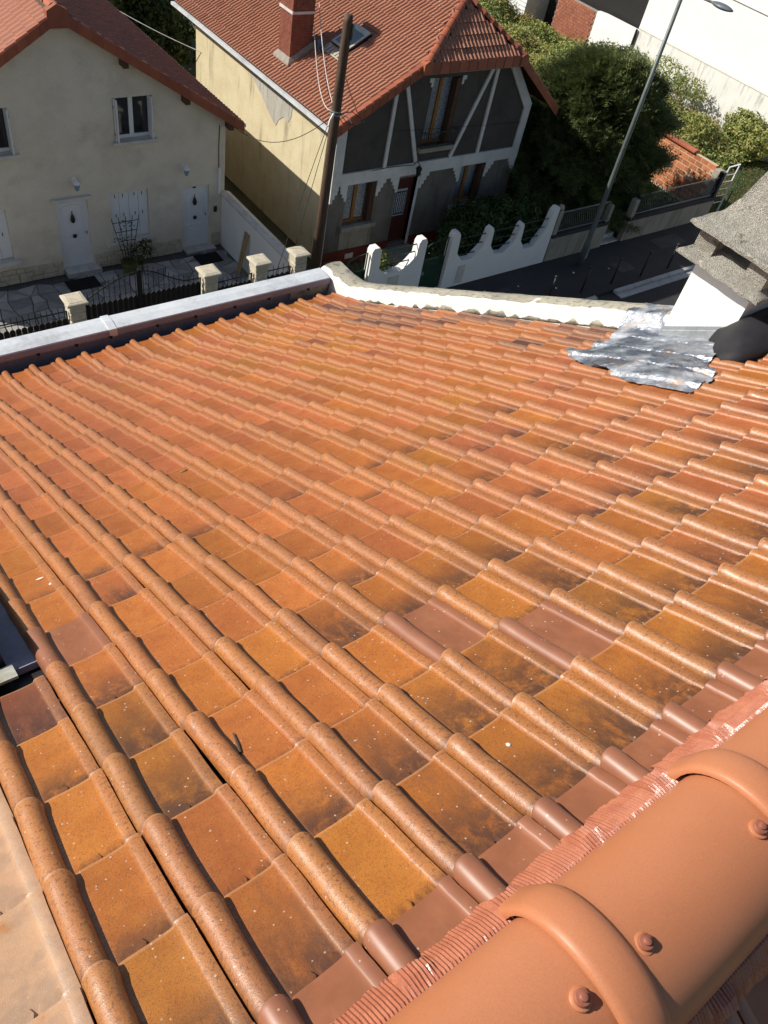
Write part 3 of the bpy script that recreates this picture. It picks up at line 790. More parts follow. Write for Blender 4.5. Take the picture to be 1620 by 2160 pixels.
idx = {}; V = []; F = []; NX, NR = 320, 240
from mathutils import noise as mnoise
for i in range(NX):
    for j in range(NR):
        c = 13.4 + i * 5.6 / NX; r = 4.7 + j * 4.8 / NR
        if not inside(c, r): continue
        x = c * TW; y = r * TL * CP; z = -r * TL * SP
        h = roll_h(x) if x < 4.46 else 0.0
        ed_ = min(1.0, edge_d(c, r) / 0.55); hb = 0.016 + 0.044 * (h ** 0.5); hf = 0.050 + 0.014 * h
        z += -0.057 + hb * (1 - ed_) + hf * ed_
        z += 0.004 + (0.003 + 0.006 * ed_) * mnoise.noise((c * 2.2, r * 2.0, 0)) + 0.006 * mnoise.noise((c * 6, r * 5, 2)) + 0.003 * mnoise.noise((c * 15, r * 13, 5))
        if c < 14.4 and r > 5 or (r < 5.6 and c < 15): z += 0.010 * max(0, mnoise.noise((c * 4, r * 4, 7)))
        f1 = min(1.0, max(0.0, (x - 4.16) / 0.2)); f1 = f1 * f1 * (3 - 2 * f1)
        band = bandz(y) - 0.15
        if r < 8.1: z = z * (1 - f1) + max(z, band + 0.015) * f1
        lift = min(1.0, max(0.0, (x - 4.40) / 0.12)); z += 0.13 * lift * lift * (3 - 2 * lift) * min(1, max(0, (r - 7.9) / 0.4))
        idx[(i, j)] = len(V); V.append((x, y, z))
for (i, j), a in list(idx.items()):
    q = [(i, j), (i + 1, j), (i + 1, j + 1), (i, j + 1)]
    if all(k in idx for k in q): F.append(tuple(idx[k] for k in q))
m = MB(); m.v = V; m.f = F
ld = m.build('lead_apron', M_LEAD, chim, True)

# black saddle shape behind the chimney
O = [(4.36, 1.84), (4.2, 1.72), (4.06, 1.63), (3.98, 1.54), (4.02, 1.45), (4.2, 1.41), (4.5, 1.38), (5.05, 1.38)]
I = [(4.372, 1.80, -0.93), (4.371, 1.77, -0.87), (4.37, 1.73, -0.81), (4.38, 1.72, -0.79), (4.45, 1.718, -0.78), (4.6, 1.718, -0.77), (4.8, 1.718, -0.77), (5.05, 1.718, -0.77)]
rings = []
for t in np.linspace(0, 1, 9):
    ring = []
    for (ox, oy), (qx, qy, qz) in zip(O, I):
        oz = -oy * math.tan(PA) - 0.012
        b = 0.13 * math.sin(math.pi * t)
        ring.append((ox + (qx - ox) * t, oy + (qy - oy) * t, oz + (qz - oz) * t ** 1.6 + b * 0.5))
    rings.append(ring)
rings.insert(0, [(x, y, z - 0.05) for x, y, z in rings[0]])
MB().loft(rings, False, False).build('black_saddle', M_BLACK_SADDLE, chim, True)

# roof window at the left edge of the view
def rp(x, s, h):      # point on roof: x along ridge, s slope distance below the first row tip, h above base plane
    p = Vector((x, s * CP, -s * SP)) + Vector((0, SP, CP)) * (h - RISE); return p
s0, s1, xa, xb = 5.62 * TL, 10.35 * TL, -1.15, -0.385
def rbox(mb, x0, x1, a, b, h0, h1):
    n = len(mb.v)
    mb.v += [tuple(rp(*q)) for q in ((x0, a, h0), (x1, a, h0), (x1, b, h0), (x0, b, h0), (x0, a, h1), (x1, a, h1), (x1, b, h1), (x0, b, h1))]
    mb.f += [tuple(n + i for i in q) for q in ((3, 2, 1, 0), (4, 5, 6, 7), (0, 1, 5, 4), (1, 2, 6, 5), (2, 3, 7, 6), (3, 0, 4, 7))]
m = MB(); rbox(m, xa, xb, s0, s1, -0.02, 0.17)
rw = m.build('roof_window', M_DARKBOX, house)
m = MB(); rbox(m, xa, xb + 0.004, s0 - 0.004, s0 + 0.07, 0.171, 0.19); rbox(m, xa, xb + 0.004, s1 - 0.07, s1, 0.171, 0.19); rbox(m, xb - 0.06, xb + 0.004, s0 + 0.0702, s1 - 0.0702, 0.171, 0.19); rbox(m, xa, xa + 0.06, s0 + 0.0702, s1 - 0.0702, 0.171, 0.19)
m.build('sash_frame', M_DARKBOX, rw)
m = MB(); rbox(m, xa + 0.06, xb - 0.06, s0 + 0.07, s1 - 0.07, 0.17, 0.178); m.build('pane', M_GLASS_SKY, rw)
m = MB(); rbox(m, xa, xb + 0.02, s0 - 0.13, s0 - 0.03, 0.016, 0.026); m.build('head_flashing', M_ALU, rw)
m = MB(); rbox(m, xb + 0.004, xb + 0.10, s0 - 0.05, s1, -0.02, 0.006); m.build('side_gutter', M_SHADE_SLATE, rw)
# ------------------------------------------------------------------ shared builders for the street side
def facade(outer, holes, y, depth, name, mat, parent):
    """front wall in the XZ plane at y with real openings, thickness depth (+y)"""
    P = lambda q: (q[0], y, q[1])
    m = MB().prism([P(q) for q in outer], (0, depth, 0), [[P(q) for q in ((a, c), (b, c), (b, d), (a, d))] for a, b, c, d in holes])
    return m.build(name, mat, parent)
def wave_tile(w, l, rolls, h=0.035, n=4):
    V = []; F = []
    N = rolls * n
    for i, v in enumerate((0.0, 0.0, l + 0.03)):
        for j in range(N + 1):
            x = w * j / N; ph = (j % n) / n
            z = h * (0.5 - 0.5 * math.cos(2 * math.pi * j / n))
            t = 0.022 * (1 - v / l)
            V.append((x, -v, (z + t) if i else (z * 0.3 + t - 0.02)))
    k = N + 1
    for i in range(2):
        for j in range(N): a = i * k + j; F.append((a, a + k, a + k + 1, a + 1))
    return V, F
def pan_tile(w, l, rolls, h=0.03):
    """interlocking tile: flat pans with narrow rolls"""
    prof = []
    p = w / rolls
    for k in range(rolls):
        prof += [(k * p, 0.0), (k * p + 0.50 * p, 0.0), (k * p + 0.62 * p, 0.75 * h), (k * p + 0.74 * p, h), (k * p + 0.88 * p, 0.7 * h)]
    prof.append((w, 0.0)); k = len(prof); V = []; F = []
    for i, v in enumerate((0.0, 0.0, l + 0.03)):
        t = 0.026 * (1 - v / l)
        V += [(x, -v, (z + t) if i else (z * 0.3 + t - 0.024)) for x, z in prof]
    for i in range(2):
        for j in range(k - 1): a = i * k + j; F.append((a, a + k, a + k + 1, a + 1))
    return V, F
def tile_plane(parent, name, geo, mat, o, ux, ed, ncol, nrow, w, l, keep=None, limit=300, seed=1):
    """rows of tiles on a roof plane: o eave start, ux along the eave, ed down the slope; nearest ones single, rest joined"""
    rg = random.Random(seed)
    ux = Vector(ux).normalized(); ed = Vector(ed).normalized(); nn = ux.cross(ed)
    V, F = geo
    me = bpy.data.meshes.new(name); me.from_pydata(V, [], F); me.materials.append(mat)
    me.polygons.foreach_set('use_smooth', [True] * len(F)); me.set_sharp_from_angle(angle=R(50))
    items = []
    for r in range(nrow):
        for c in range(ncol):
            p = Vector(o) + ux * (c * w) - ed * (r * l)
            mid = p + ux * (w / 2) - ed * (l / 2)
            if keep and not keep(mid): continue
            M = frame(p + nn * rg.uniform(0, 0.006), ux, ed, nn) @ Matrix.Rotation(rg.gauss(0, 0.012), 4, 'Z') @ Matrix.Rotation(rg.gauss(0, 0.012), 4, 'Y')
            q = to_px(mid); vis = q is not None and -40 < q[0] < 1660 and -40 < q[1] < 2200
            items.append(((0 if vis else 1), (mid - cam.location).length, M))
    items.sort(key=lambda t: (t[0], t[1]))
    VV = []; FF = []; b = 0; Va = np.array(V)
    for k, (nv, d, M) in enumerate(items):
        if k < limit and nv == 0: piece(name, me, parent, M)
        else:
            m3 = np.array(M); VV.append(Va @ m3[:3, :3].T + m3[:3, 3]); FF.append(np.array(F) + b); b += len(V)
    if VV:
        me2 = np_mesh(name + '_field', np.concatenate(VV) - np.array(ROOT[parent.name]), np.concatenate(FF))
        me2.polygons.foreach_set('use_smooth', [True] * len(me2.polygons)); me2.set_sharp_from_angle(angle=R(50))
        me2.materials.append(mat)
        ob = bpy.data.objects.new(name + '_field', me2); COL.objects.link(ob); ob.parent = parent; ob['kind'] = 'stuff'
def verge_row(parent, p, q, y, n, drop=0.25, w=0.16, mat=None):
    """L shaped verge tiles stepping along a rake from p to q (x,z), facing -y"""
    for i in range(n):
        a = i / n; b = (i + 1.04) / n
        x0, z0 = p[0] + (q[0] - p[0]) * a, p[1] + (q[1] - p[1]) * a
        x1, z1 = p[0] + (q[0] - p[0]) * b, p[1] + (q[1] - p[1]) * b
        g = 0.012
        m = MB(); s = 0.022 * (1 if True else 0)
        f0 = [(x0, y - g, z0 - drop), (x0, y - g, z0 + 0.015), (x0, y + 0.02, z0 + 0.06), (x0, y + w, z0 + 0.062), (x0, y + w, z0 + 0.02), (x0, y + 0.02, z0 + 0.02), (x0, y + 0.012, z0 - drop)]
        f1 = [(x1, y + 0.0, z1 - drop + 0.0), (x1, y, z1 + 0.0), (x1, y + 0.025, z1 + 0.035), (x1, y + w, z1 + 0.04), (x1, y + w, z1), (x1, y + 0.03, z1), (x1, y + 0.015, z1 - drop)]
        m.loft([f0, f1]); m.build('verge_tile', mat or M_VERGE, parent)
def cap_row(parent, p, q, n, r=0.13, name='ridge_tile', mat=None):
    p = Vector(p); q = Vector(q); d = (q - p) / n
    ax = d.normalized(); sd = ax.cross(Vector((0, 0, 1))).normalized(); up = sd.cross(ax)
    for i in range(n):
        rings = []
        for t, k in ((-0.06, 1.12), (0.1, 1.08), (0.13, 1.0), (1.0, 0.92)):
            o = p + d * (i + t)
            rings.append([o + sd * r * k * math.cos(a) + up * (r * k * 0.8 * math.sin(a) - 0.02) for a in [math.pi * j / 6 for j in range(7)]])
        MB().loft(rings, True, True).build(name, mat or M_VERGE, parent, True, 50)

# ------------------------------------------------------------------ cream house on the left
Y1 = 20.9
H1 = thing('cream_house', 'cream roughcast house with red tile roof and two white doors', 'house', (6.3, Y1 + 4, G))
def h1z(x): return -5.30 - 0.612 * abs(x - 6.45)
outer = [(1.6, G), (11.08, G), (11.08, h1z(11.08) - 0.16), (6.45, -5.5), (1.6, h1z(1.6) - 0.16)]
D1 = (5.88, 6.78, G + 0.12, -10.08); D2 = (9.66, 10.56, G + 0.05, -10.24)
WU = (7.72, 8.83, -8.62, -7.49); WL = (7.43, 8.59, -11.56, -10.08); WU2 = (3.95, 5.06, -8.62, -7.49); WL2 = (3.40, 4.56, -11.56, -10.08)
facade(outer, [D1, D2, WU, WL, WU2, WL2], Y1, 0.3, 'wall', M_CREAM, H1)
mb = MB(); mb.box(1.6, 1.85, Y1 + 0.3, 31.6, G, h1z(1.6) - 0.2); mb.box(10.83, 11.08, Y1 + 0.3, 31.6, G, h1z(11.08) - 0.2); mb.box(1.6, 11.08, 31.35, 31.6, G, -8.4)
mb.build('side_wall', M_CREAM, H1)
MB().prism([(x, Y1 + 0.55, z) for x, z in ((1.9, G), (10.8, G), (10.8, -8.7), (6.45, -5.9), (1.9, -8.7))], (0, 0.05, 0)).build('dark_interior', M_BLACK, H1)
# roof body and tiles
def slope_slab(xa, za, xb, zb, y0, y1, th=0.14):
    return MB().prism([(xa, y0, za), (xb, y0, zb), (xb, y0, zb - th), (xa, y0, za - th)], (0, y1 - y0, 0))
rb = slope_slab(6.45, -5.32, 11.42, h1z(11.42) - 0.02, 20.62, 31.9); rb.prism([(6.45, 20.62, -5.32), (1.45, 20.62, h1z(1.45) - 0.02), (1.45, 20.62, h1z(1.45) - 0.16), (6.45, 20.62, -5.46)], (0, 11.28, 0))
h1roof = rb.build('roof', M_WOODDK, H1)
tl, tw_ = 0.30, 0.20
g1 = wave_tile(tw_, tl, 1, 0.045, 6)
dn = Vector((1, 0, -0.612)).normalized()
tile_plane(h1roof, 'roof_tile', g1, M_H1_TILE, (1.40, 20.60, h1z(1.40) + 0.01), (0, 1, 0), (-dn.x, 0, dn.z), 56, 19, tw_, tl, None, 150, 4)
g2 = pan_tile(0.16, 0.22, 1, 0.03)
tile_plane(h1roof, 'small_roof_tile', g2, M_SHADED_TILE, (11.48, 31.8, h1z(11.48) + 0.01), (0, -1, 0), (dn.x, 0, dn.z), 70, 27, 0.16, 0.22, None, 0, 5)
verge_row(h1roof, (11.50, h1z(11.50)), (6.62, h1z(6.62)), 20.55, 17, 0.23, 0.17)
verge_row(h1roof, (1.40, h1z(1.40)), (6.28, h1z(6.28)), 20.55, 17, 0.23, 0.17)
MB().prism([(6.18, 20.54, -5.66), (6.72, 20.54, -5.66), (6.70, 20.54, -5.28), (6.45, 20.54, -5.14), (6.2, 20.54, -5.28)], (0, 0.2, 0)).build('gable_cap', M_VERGE, h1roof)
cap_row(h1roof, (6.45, 20.7, -5.26), (6.45, 31.6, -5.26), 27, 0.15)
m = MB(); m.beam((11.52, 20.6, h1z(11.5) - 0.06), (11.52, 31.9, h1z(11.5) - 0.06), 0.13, 0.1); m.build('gutter', M_PVC, H1)
for x in (8.05, 9.75, 11.12):
    z = h1z(x) - 0.30; m = MB(); m.box(x - 0.07, x + 0.07, 20.60, Y1 - 0.003, z - 0.09, z + 0.09); m.build('purlin_end', M_WOODDK, H1)
# upper windows with folded shutters
def pvc_window(w, parent, y, open_shutters=True):
    x0, x1, z0, z1 = w
    fr = MB(); b = 0.055; yy = y + 0.16
    fr.box(x0, x1, yy, yy + 0.06, z0, z0 + b + 0.03); fr.box(x0, x1, yy, yy + 0.06, z1 - b, z1); fr.box(x0, x0 + b, yy, yy + 0.06, z0 + b + 0.03, z1 - b); fr.box(x1 - b, x1, yy, yy + 0.06, z0 + b + 0.03, z1 - b)
    xm = (x0 + x1) / 2; fr.box(xm - 0.06, xm + 0.06, yy - 0.008, yy + 0.06, z0 + b + 0.03, z1 - b)
    win = fr.build('window', M_PVC, parent)
    for a, c in ((x0 + b, xm - 0.06), (xm + 0.06, x1 - b)):
        m = MB(); m.box(a, c, yy + 0.025, yy + 0.035, z0 + b + 0.03, z1 - b); m.build('pane', M_GLASS, win)
    m = MB(); m.cbox(x0 - 0.10, x1 + 0.10, y - 0.11, y + 0.16, z0 - 0.10, z0 - 0.002, 0.015); m.build('sill', M_SILL, win)
    if open_shutters:
        for s, xe in ((1, x0), (-1, x1)):
            for k in range(2):
                m = MB(); xx = xe + s * (0.015 + 0.035 * k); m.box(min(xx, xx + s * 0.026), max(xx, xx + s * 0.026), y - 0.06 - 0.08 * k, y + 0.155, z0 + 0.02, z1 - 0.01); m.build('shutter_leaf', M_PVC, win)
            m = MB()
            for zz in (z0 + 0.2, z1 - 0.2): m.box(xe + s * 0.004, xe + s * 0.014, y - 0.05, y - 0.03, zz - 0.03, zz + 0.03)
            m.build('hinge', M_BLACK, win)
pvc_window(WU, H1, Y1); pvc_window(WU2, H1, Y1)
def shut_window(w, parent, y):
    x0, x1, z0, z1 = w
    m = MB(); m.cbox(x0 - 0.22, x1 + 0.14, y - 0.16, y + 0.12, z0 - 0.13, z0 - 0.002, 0.02); win = m.build('window_sill', M_SILL, parent)
    n = 4; wd = (x1 - x0) / n
    for k in range(n):
        m = MB(); m.cbox(x0 + k * wd + 0.004, x0 + (k + 1) * wd - 0.004, y + 0.08, y + 0.115, z0 + 0.01, z1 - 0.005, 0.006)
        for q in range(1, 3): pass
        m.build('shutter_panel', M_PVC, win)
    for k in (0.6, 1.4, 2.6, 3.4):
        for zz in (z0 + 0.22 * (z1 - z0) + 0.42, z1 - 0.14):
            m = MB(); m.box(x0 + k * wd - 0.01, x0 + k * wd + 0.01, y + 0.07, y + 0.079, zz - 0.05, zz + 0.05); m.build('strap_hinge', M_BLACK, win)
shut_window(WL, H1, Y1); shut_window(WL2, H1, Y1)
def white_door(d, parent, y, hood):
    x0, x1, z0, z1 = d
    m = MB(); yy = y + 0.10
    m.box(x0, x0 + 0.07, yy - 0.02, yy + 0.05, z0, z1); m.box(x1 - 0.07, x1, yy - 0.02, yy + 0.05, z0, z1); m.box(x0 + 0.07, x1 - 0.07, yy - 0.02, yy + 0.05, z1 - 0.07, z1)
    m.box(x0 + 0.07, x1 - 0.07, yy, yy + 0.05, z0, z1 - 0.07); dr = m.build('door', M_PVC, parent)
    xm = (x0 + x1) / 2
    # raised mouldings of the two fields
    for (a, b, arch) in ((z0 + 0.92, z1 - 0.22, True), (z0 + 0.16, z0 + 0.72, False)):
        pts = [(xm - 0.27, a), (xm + 0.27, a), (xm + 0.27, b - (0.06 if arch else 0))]
        if arch: pts += [(xm + 0.2, b - 0.02), (xm, b + 0.03), (xm - 0.2, b - 0.02)]
        pts += [(xm - 0.27, b - (0.06 if arch else 0))]
        m = MB()
        for i in range(len(pts)):
            p, q = pts[i], pts[(i + 1) % len(pts)]
            m.beam((p[0], yy - 0.008, p[1]), (q[0], yy - 0.008, q[1]), 0.03, 0.022, (0, 1, 0))
        m.build('moulding', M_PVC, dr)
    m = MB(); m.box(xm - 0.17, xm + 0.17, yy - 0.012, yy - 0.001, z0 + 0.28, z0 + 0.6); m.build('raised_field', M_PVC, dr)
    m = MB().lathe([(0.0, -0.17), (0.055, -0.12), (0.07, -0.04), (0.04, 0.06), (0.012, 0.12), (0.012, 0.2), (0.0, 0.2)], (xm, yy - 0.03, z0 + 1.52), 8); m.build('black_knocker', M_BLACK, dr, True)
    m = MB().lathe([(0.0, -0.03), (0.05, -0.02), (0.065, 0.01), (0.0, 0.02)], (xm, yy - 0.03, z0 + 0.96), 10, (0, -1, 0)); m.build('door_knob', M_BLACK, dr, True)
    m = MB(); m.box(x1 - 0.10, x1 - 0.085, yy - 0.05, yy - 0.021, z0 + 0.98, z0 + 1.06); m.build('lock', M_BLACK, dr)
    m = MB(); m.box(x0 - 0.0, x1 + 0.12, y - 0.3, y + 0.10, G - 0.02, z0 - 0.004); st = m.build('step', M_PAVE, dr)
    for k in range(3):
        m = MB(); a = x0 + k * (x1 + 0.12 - x0) / 3; m.box(a + 0.01, a + (x1 + 0.12 - x0) / 3 - 0.01, y - 0.29, y + 0.07, z0 - 0.0035, z0 + 0.006); m.build('step_tile', M_SILL, st) if False else m.build('step_tile', M_SILL, dr)
    if hood:
        m = MB(); m.cbox(x0 - 0.12, x1 + 0.08, y - 0.13, y - 0.002, z1 + 0.0, z1 + 0.09, 0.015); m.build('lintel_hood', M_SILL, dr)
white_door(D1, H1, Y1, True); white_door(D2, H1, Y1, False)
m = MB(); m.box(10.05, 10.15, Y1 + 0.068, Y1 + 0.079, -10.33, -10.26); m.build('number_plate', M_BLACK, H1)
for x, z in ((6.47, -9.62), (9.72, -9.64)):
    m = MB(); m.box(x - 0.05, x + 0.05, Y1 - 0.03, Y1 - 0.002, z + 0.02, z + 0.18); m.tube([(x, Y1 - 0.03, z + 0.12), (x, Y1 - 0.12, z + 0.2), (x, Y1 - 0.2, z + 0.12)], 0.012, 6)
    wl = m.build('wall_lantern', M_PVC, H1)
    MB().lathe([(0.0, -0.14), (0.03, -0.12), (0.05, -0.1), (0.085, 0.06), (0.09, 0.07)], (x, Y1 - 0.2, z), 6).build('lantern_glass', M_DISH, wl)
    MB().lathe([(0.1, 0.068), (0.05, 0.13), (0.015, 0.15), (0.015, 0.19), (0.0, 0.2)], (x, Y1 - 0.2, z), 6).build('lantern_top', M_PVC, wl)
m = MB(); m.box(10.84, 10.92, Y1 - 0.06, Y1 - 0.002, -10.55, -9.75); m.build('cable_duct', M_PVC, H1)
m = MB(); m.box(10.72, 10.82, Y1 - 0.03, Y1 - 0.002, -11.16, -10.98); m.build('letter_intercom', M_BLACK, H1)
m = MB(); m.tube([(10.88, Y1 - 0.012, -8.5), (10.86, Y1 - 0.012, -9.1), (10.87, Y1 - 0.012, -9.76)], 0.012, 5); m.build('wall_cable', M_WIRE_D, H1)
# low stone plinth made of single split stones
ps = random.Random(8)
for (a, b) in ((1.7, 5.86), (6.82, 9.62), (10.62, 10.9)):
    z = G - 0.02
    for row in range(3):
        hgt = 0.155 if row < 2 else 0.14; x = a + (0.0 if row % 2 else -0.12)
        while x < b - 0.03:
            wd = ps.uniform(0.22, 0.42); xe = min(x + wd, b)
            if b - xe < 0.08: xe = b
            xs = max(x, a)
            if xe - xs > 0.03:
                m = MB(); m.cbox(xs + 0.004, xe - 0.004, Y1 - 0.045 - ps.uniform(0, 0.02), Y1 - 0.001, z + 0.004, z + hgt - 0.004 + ps.uniform(-.01, .01), 0.012); m.build('plinth_stone', M_PILLAR, H1)
            x = xe
        z += hgt

# ------------------------------------------------------------------ forecourt: crazy paving, stone by stone
bed = struct('forecourt', MB().box(0.5, 11.0, 16.15, Y1 - 0.001, G - 0.16, G - 0.05), M_PAVEBED)
pr = random.Random(12)
gx = [0.8 + 0.46 * i for i in range(23)]; gy = [16.83 + 0.42 * j for j in range(10)]
grid = {(i, j): (gx[i] + pr.uniform(-.15, .15), gy[j] + pr.uniform(-.13, .13)) for i in range(23) for j in range(10)}
for i in range(22):
    for j in range(9):
        q = [grid[(i, j)], grid[(i + 1, j)], grid[(i + 1, j + 1)], grid[(i, j + 1)]]
        groups = [q] if pr.random() < 0.45 else ([[q[0], q[1], q[2]], [q[0], q[2], q[3]]] if pr.random() < 0.5 else [[q[0], q[1], q[3]], [q[1], q[2], q[3]]])
        for pts in groups:
            cx = sum(p[0] for p in pts) / len(pts); cy = sum(p[1] for p in pts) / len(pts)
            top = G - 0.035 + pr.uniform(0, 0.012)
            s0 = [(cx + (x - cx) * 0.93, min(Y1 - 0.06, cy + (y - cy) * 0.93)) for x, y in pts]
            s1 = [(cx + (x - cx) * 0.88, min(Y1 - 0.07, cy + (y - cy) * 0.88)) for x, y in pts]
            if not (cy < Y1 - 0.1): continue
            MB().loft([[(x, y, G - 0.06) for x, y in s0], [(x, y, top - 0.012) for x, y in s0], [(x, y, top) for x, y in s1]]).build('paving_stone', M_PAVE, bed)
for x, w, lab in ((6.15, 0.9, 'black doormat before the white door with a hood'), (10.2, 0.8, 'black doormat before the white door beside the boundary wall')):
    m = MB(); m.cbox(x - w / 2, x + w / 2, 19.95, 20.5, G - 0.018, G + 0.004, 0.006); tag(m.build('doormat', M_MAT), lab, 'doormat', 'doormats')

# boundary wall between the two houses, planks leaning on it
bw = thing('boundary_wall', 'white rendered wall running between the cream house and the half timbered house', 'wall', (11.1, 19, G))
m = MB(); m.prism([(10.98, 16.42, G - 0.1), (10.98, 20.88, G - 0.1), (10.98, 20.88, -10.62), (10.98, 16.42, -10.62)], (0.22, 0, 0)); m.build('wall', M_CHIM_WHITE, bw)
m = MB(); m.loft([[(10.93, y, -10.62), (10.93, y, -10.56), (11.09, y, -10.50), (11.25, y, -10.56), (11.25, y, -10.62)] for y in (16.4, 18.2, 19.5, 20.88)]); m.build('coping', M_SILL, bw)
for k, (dy, lab) in enumerate(((0.0, 'raw timber plank leaning on the white boundary wall, left of a pair'), (0.16, 'raw timber plank leaning on the white boundary wall, right of a pair'))):
    m = MB(); m.beam((10.72 - 0.04 * k, 19.28 - dy, G - 0.03), (10.93, 19.25 - dy, -11.0), 0.09, 0.03, (1, 0, 0)); tag(m.build('plank', M_PLANK), lab, 'plank', 'planks on the boundary wall')

# pillars, fence and gates of the cream house
pil_lab = ['leftmost stone gate pillar, left of the arched gate', 'stone gate pillar at the right end of the arched gate', 'stone gate pillar between the arched gate and the boundary wall', 'stone gate pillar beside the wooden utility pole']
pz = random.Random(4)
for k, x in enumerate((4.61, 8.15, 9.66, 10.90)):
    y = 16.3
    t = thing('gate_pillar', 'cream ' + pil_lab[k], 'pillar', (x, y, G), 'gate pillars of the cream house')
    z = G - 0.1
    for b in range(11):
        d = pz.uniform(-.008, .012); m = MB(); m.cbox(x - 0.19 - d, x + 0.19 + d, y - 0.19 - d, y + 0.19 + d, z + 0.004, z + 0.211, 0.018); m.build('stone_block', M_PILLAR, t); z += 0.216
    m = MB(); m.loft([[(x - s, y - s, zz), (x + s, y - s, zz), (x + s, y + s, zz), (x - s, y + s, zz)] for s, zz in ((0.21, z), (0.255, z + 0.02), (0.255, z + 0.07), (0.23, z + 0.085), (0.2, z + 0.09), (0.18, z + 0.10))]); m.build('cap_stone', M_PILLAR, t)
def fence_leaf(name, label, x0, x1, toprail, boardtop, cat='gate', n=None, pick=0.30):
    t = thing(name, label, cat, ((x0 + x1) / 2, 16.3, G))
    n = n or int((x1 - x0) / 0.135); w = (x1 - x0) / n
    for k in range(n):
        xa = x0 + k * w; xm = xa + w / 2; zb = boardtop(xm)
        pts = [(xa + 0.004, G + 0.06), (xa + w - 0.004, G + 0.06), (xa + w - 0.004, zb - 0.05), (xa + w * 0.8, zb - 0.01), (xm, zb), (xa + w * 0.2, zb - 0.01), (xa + 0.004, zb - 0.05)]
        MB().prism([(x, 16.32, z) for x, z in pts], (0, 0.02, 0)).build('board', M_BOARD, t)
        zt = toprail(xm) + pick * 0.5
        m = MB(); m.tube([(xm, 16.29, G + 0.1), (xm, 16.29, zt - 0.05), (xm, 16.29, zt)], [0.009, 0.009, 0.002], 5); m.build('picket', M_BLACK, t)
    m = MB(); xs = np.linspace(x0, x1, 14)
    m.tube([(x, 16.285, toprail(x)) for x in xs], 0.017, 6); m.build('top_rail', M_BLACK, t, True)
    m = MB(); m.box(x0, x1, 16.275, 16.3, G + 0.12, G + 0.16); m.box(x0, x0 + 0.035, 16.275, 16.31, G + 0.06, toprail(x0)); m.box(x1 - 0.035, x1, 16.275, 16.31, G + 0.06, toprail(x1)); m.build('frame', M_BLACK, t)
    return t
def arch(x):
    if x < 6.25: return -10.06 + 0.50 * math.sin(math.pi / 2 * max(0, (x - 4.86)) / 1.39)
    return -10.11 + 0.55 * (0.5 + 0.5 * math.cos(math.pi * min(1, (x - 6.25) / 1.4)))
fence_leaf('gate_leaf', 'left leaf of the black arched gate with scalloped boards', 4.86, 6.22, arch, lambda x: -10.24)
fence_leaf('gate_leaf', 'right leaf of the black arched gate with scalloped boards', 6.28, 7.92, arch, lambda x: -10.24)
MB_ = MB(); MB_.box(6.22, 6.28, 16.26, 16.33, G, -9.50); tag(MB_.build('gate_stop_post', M_BLACK), 'black middle post where both arched gate leaves meet', 'post')
fence_leaf('fence_panel', 'black picket fence panel with scalloped boards left of the leftmost pillar', 1.8, 4.40, lambda x: -10.24, lambda x: -10.46, 'fence')
fence_leaf('gate_leaf', 'narrow black picket gate between two cream stone pillars', 8.37, 9.45, lambda x: -10.38 + 0.06 * (x - 8.4), lambda x: -10.54)
fence_leaf('fence_panel', 'short black picket panel next to the utility pole pillar', 9.88, 10.68, lambda x: -10.36, lambda x: -10.54, 'fence')
# potted plant with trellis
t = thing('potted_climber', 'thin climbing plant on a fan trellis in an olive pot', 'plant', (7.65, 20.35, G))
MB().lathe([(0.17, 0.0), (0.24, 0.3), (0.26, 0.32), (0.26, 0.36), (0.22, 0.36), (0.2, 0.3)], (7.65, 20.35, G - 0.03), 14).build('pot', M_POT, t, True, 40)
m = MB()
for k in range(5):
    s = (k - 2) / 2; m.tube([(7.65 + 0.1 * s, 20.4, G + 0.3), (7.65 + 0.42 * s, 20.42, G + 1.75)], 0.011, 5)
for zz, w in ((0.7, 0.18), (1.0, 0.25), (1.3, 0.32), (1.6, 0.39)): m.tube([(7.65 - w, 20.41, G + zz), (7.65 + w, 20.41, G + zz)], 0.011, 5)
m.build('trellis', M_BLACK, t)
# ------------------------------------------------------------------ leaves
def leaf_cloud(pts, nrms, size, rg, k=1, aspect=0.55, jitter=0.5):
    """leaf quads (diamonds) around the given points; returns V,F arrays"""
    n = len(pts); P = np.repeat(np.asarray(pts), k, 0); Nn = np.repeat(np.asarray(nrms), k, 0)
    m = n * k
    P = P + rg.normal(0, 1, (m, 3)) * size * jitter
    d = Nn + rg.normal(0, 0.7, (m, 3)); d /= np.linalg.norm(d, axis=1)[:, None] + 1e-9
    a = rg.normal(0, 1, (m, 3)); a -= (a * d).sum(1)[:, None] * d; a /= np.linalg.norm(a, axis=1)[:, None] + 1e-9
    b = np.cross(d, a)
    s = (size * rg.uniform(0.6, 1.3, m))[:, None]
    V = np.stack([P - a * s, P + b * s * aspect + d * s * 0.12, P + a * s, P - b * s * aspect + d * s * 0.12], 1).reshape(-1, 3)
    F = np.arange(m * 4).reshape(m, 4)
    return V, F
def blob_points(c, rad, n, rg, shell=0.35, lo=-1.0):
    """points in the outer shell of an ellipsoid with lumpy radius"""
    u = rg.normal(0, 1, (n, 3)); u /= np.linalg.norm(u, axis=1)[:, None]
    u = u[u[:, 2] > lo]
    lump = 1 + 0.16 * np.sin(u[:, 0] * 7 + c[0]) * np.cos(u[:, 1] * 6 + c[1]) + 0.12 * np.sin(u[:, 2] * 9 + u[:, 0] * 5)
    r = lump * (1 - shell * rg.random(len(u)) ** 1.7)
    return np.asarray(c) + u * np.asarray(rad) * r[:, None], u
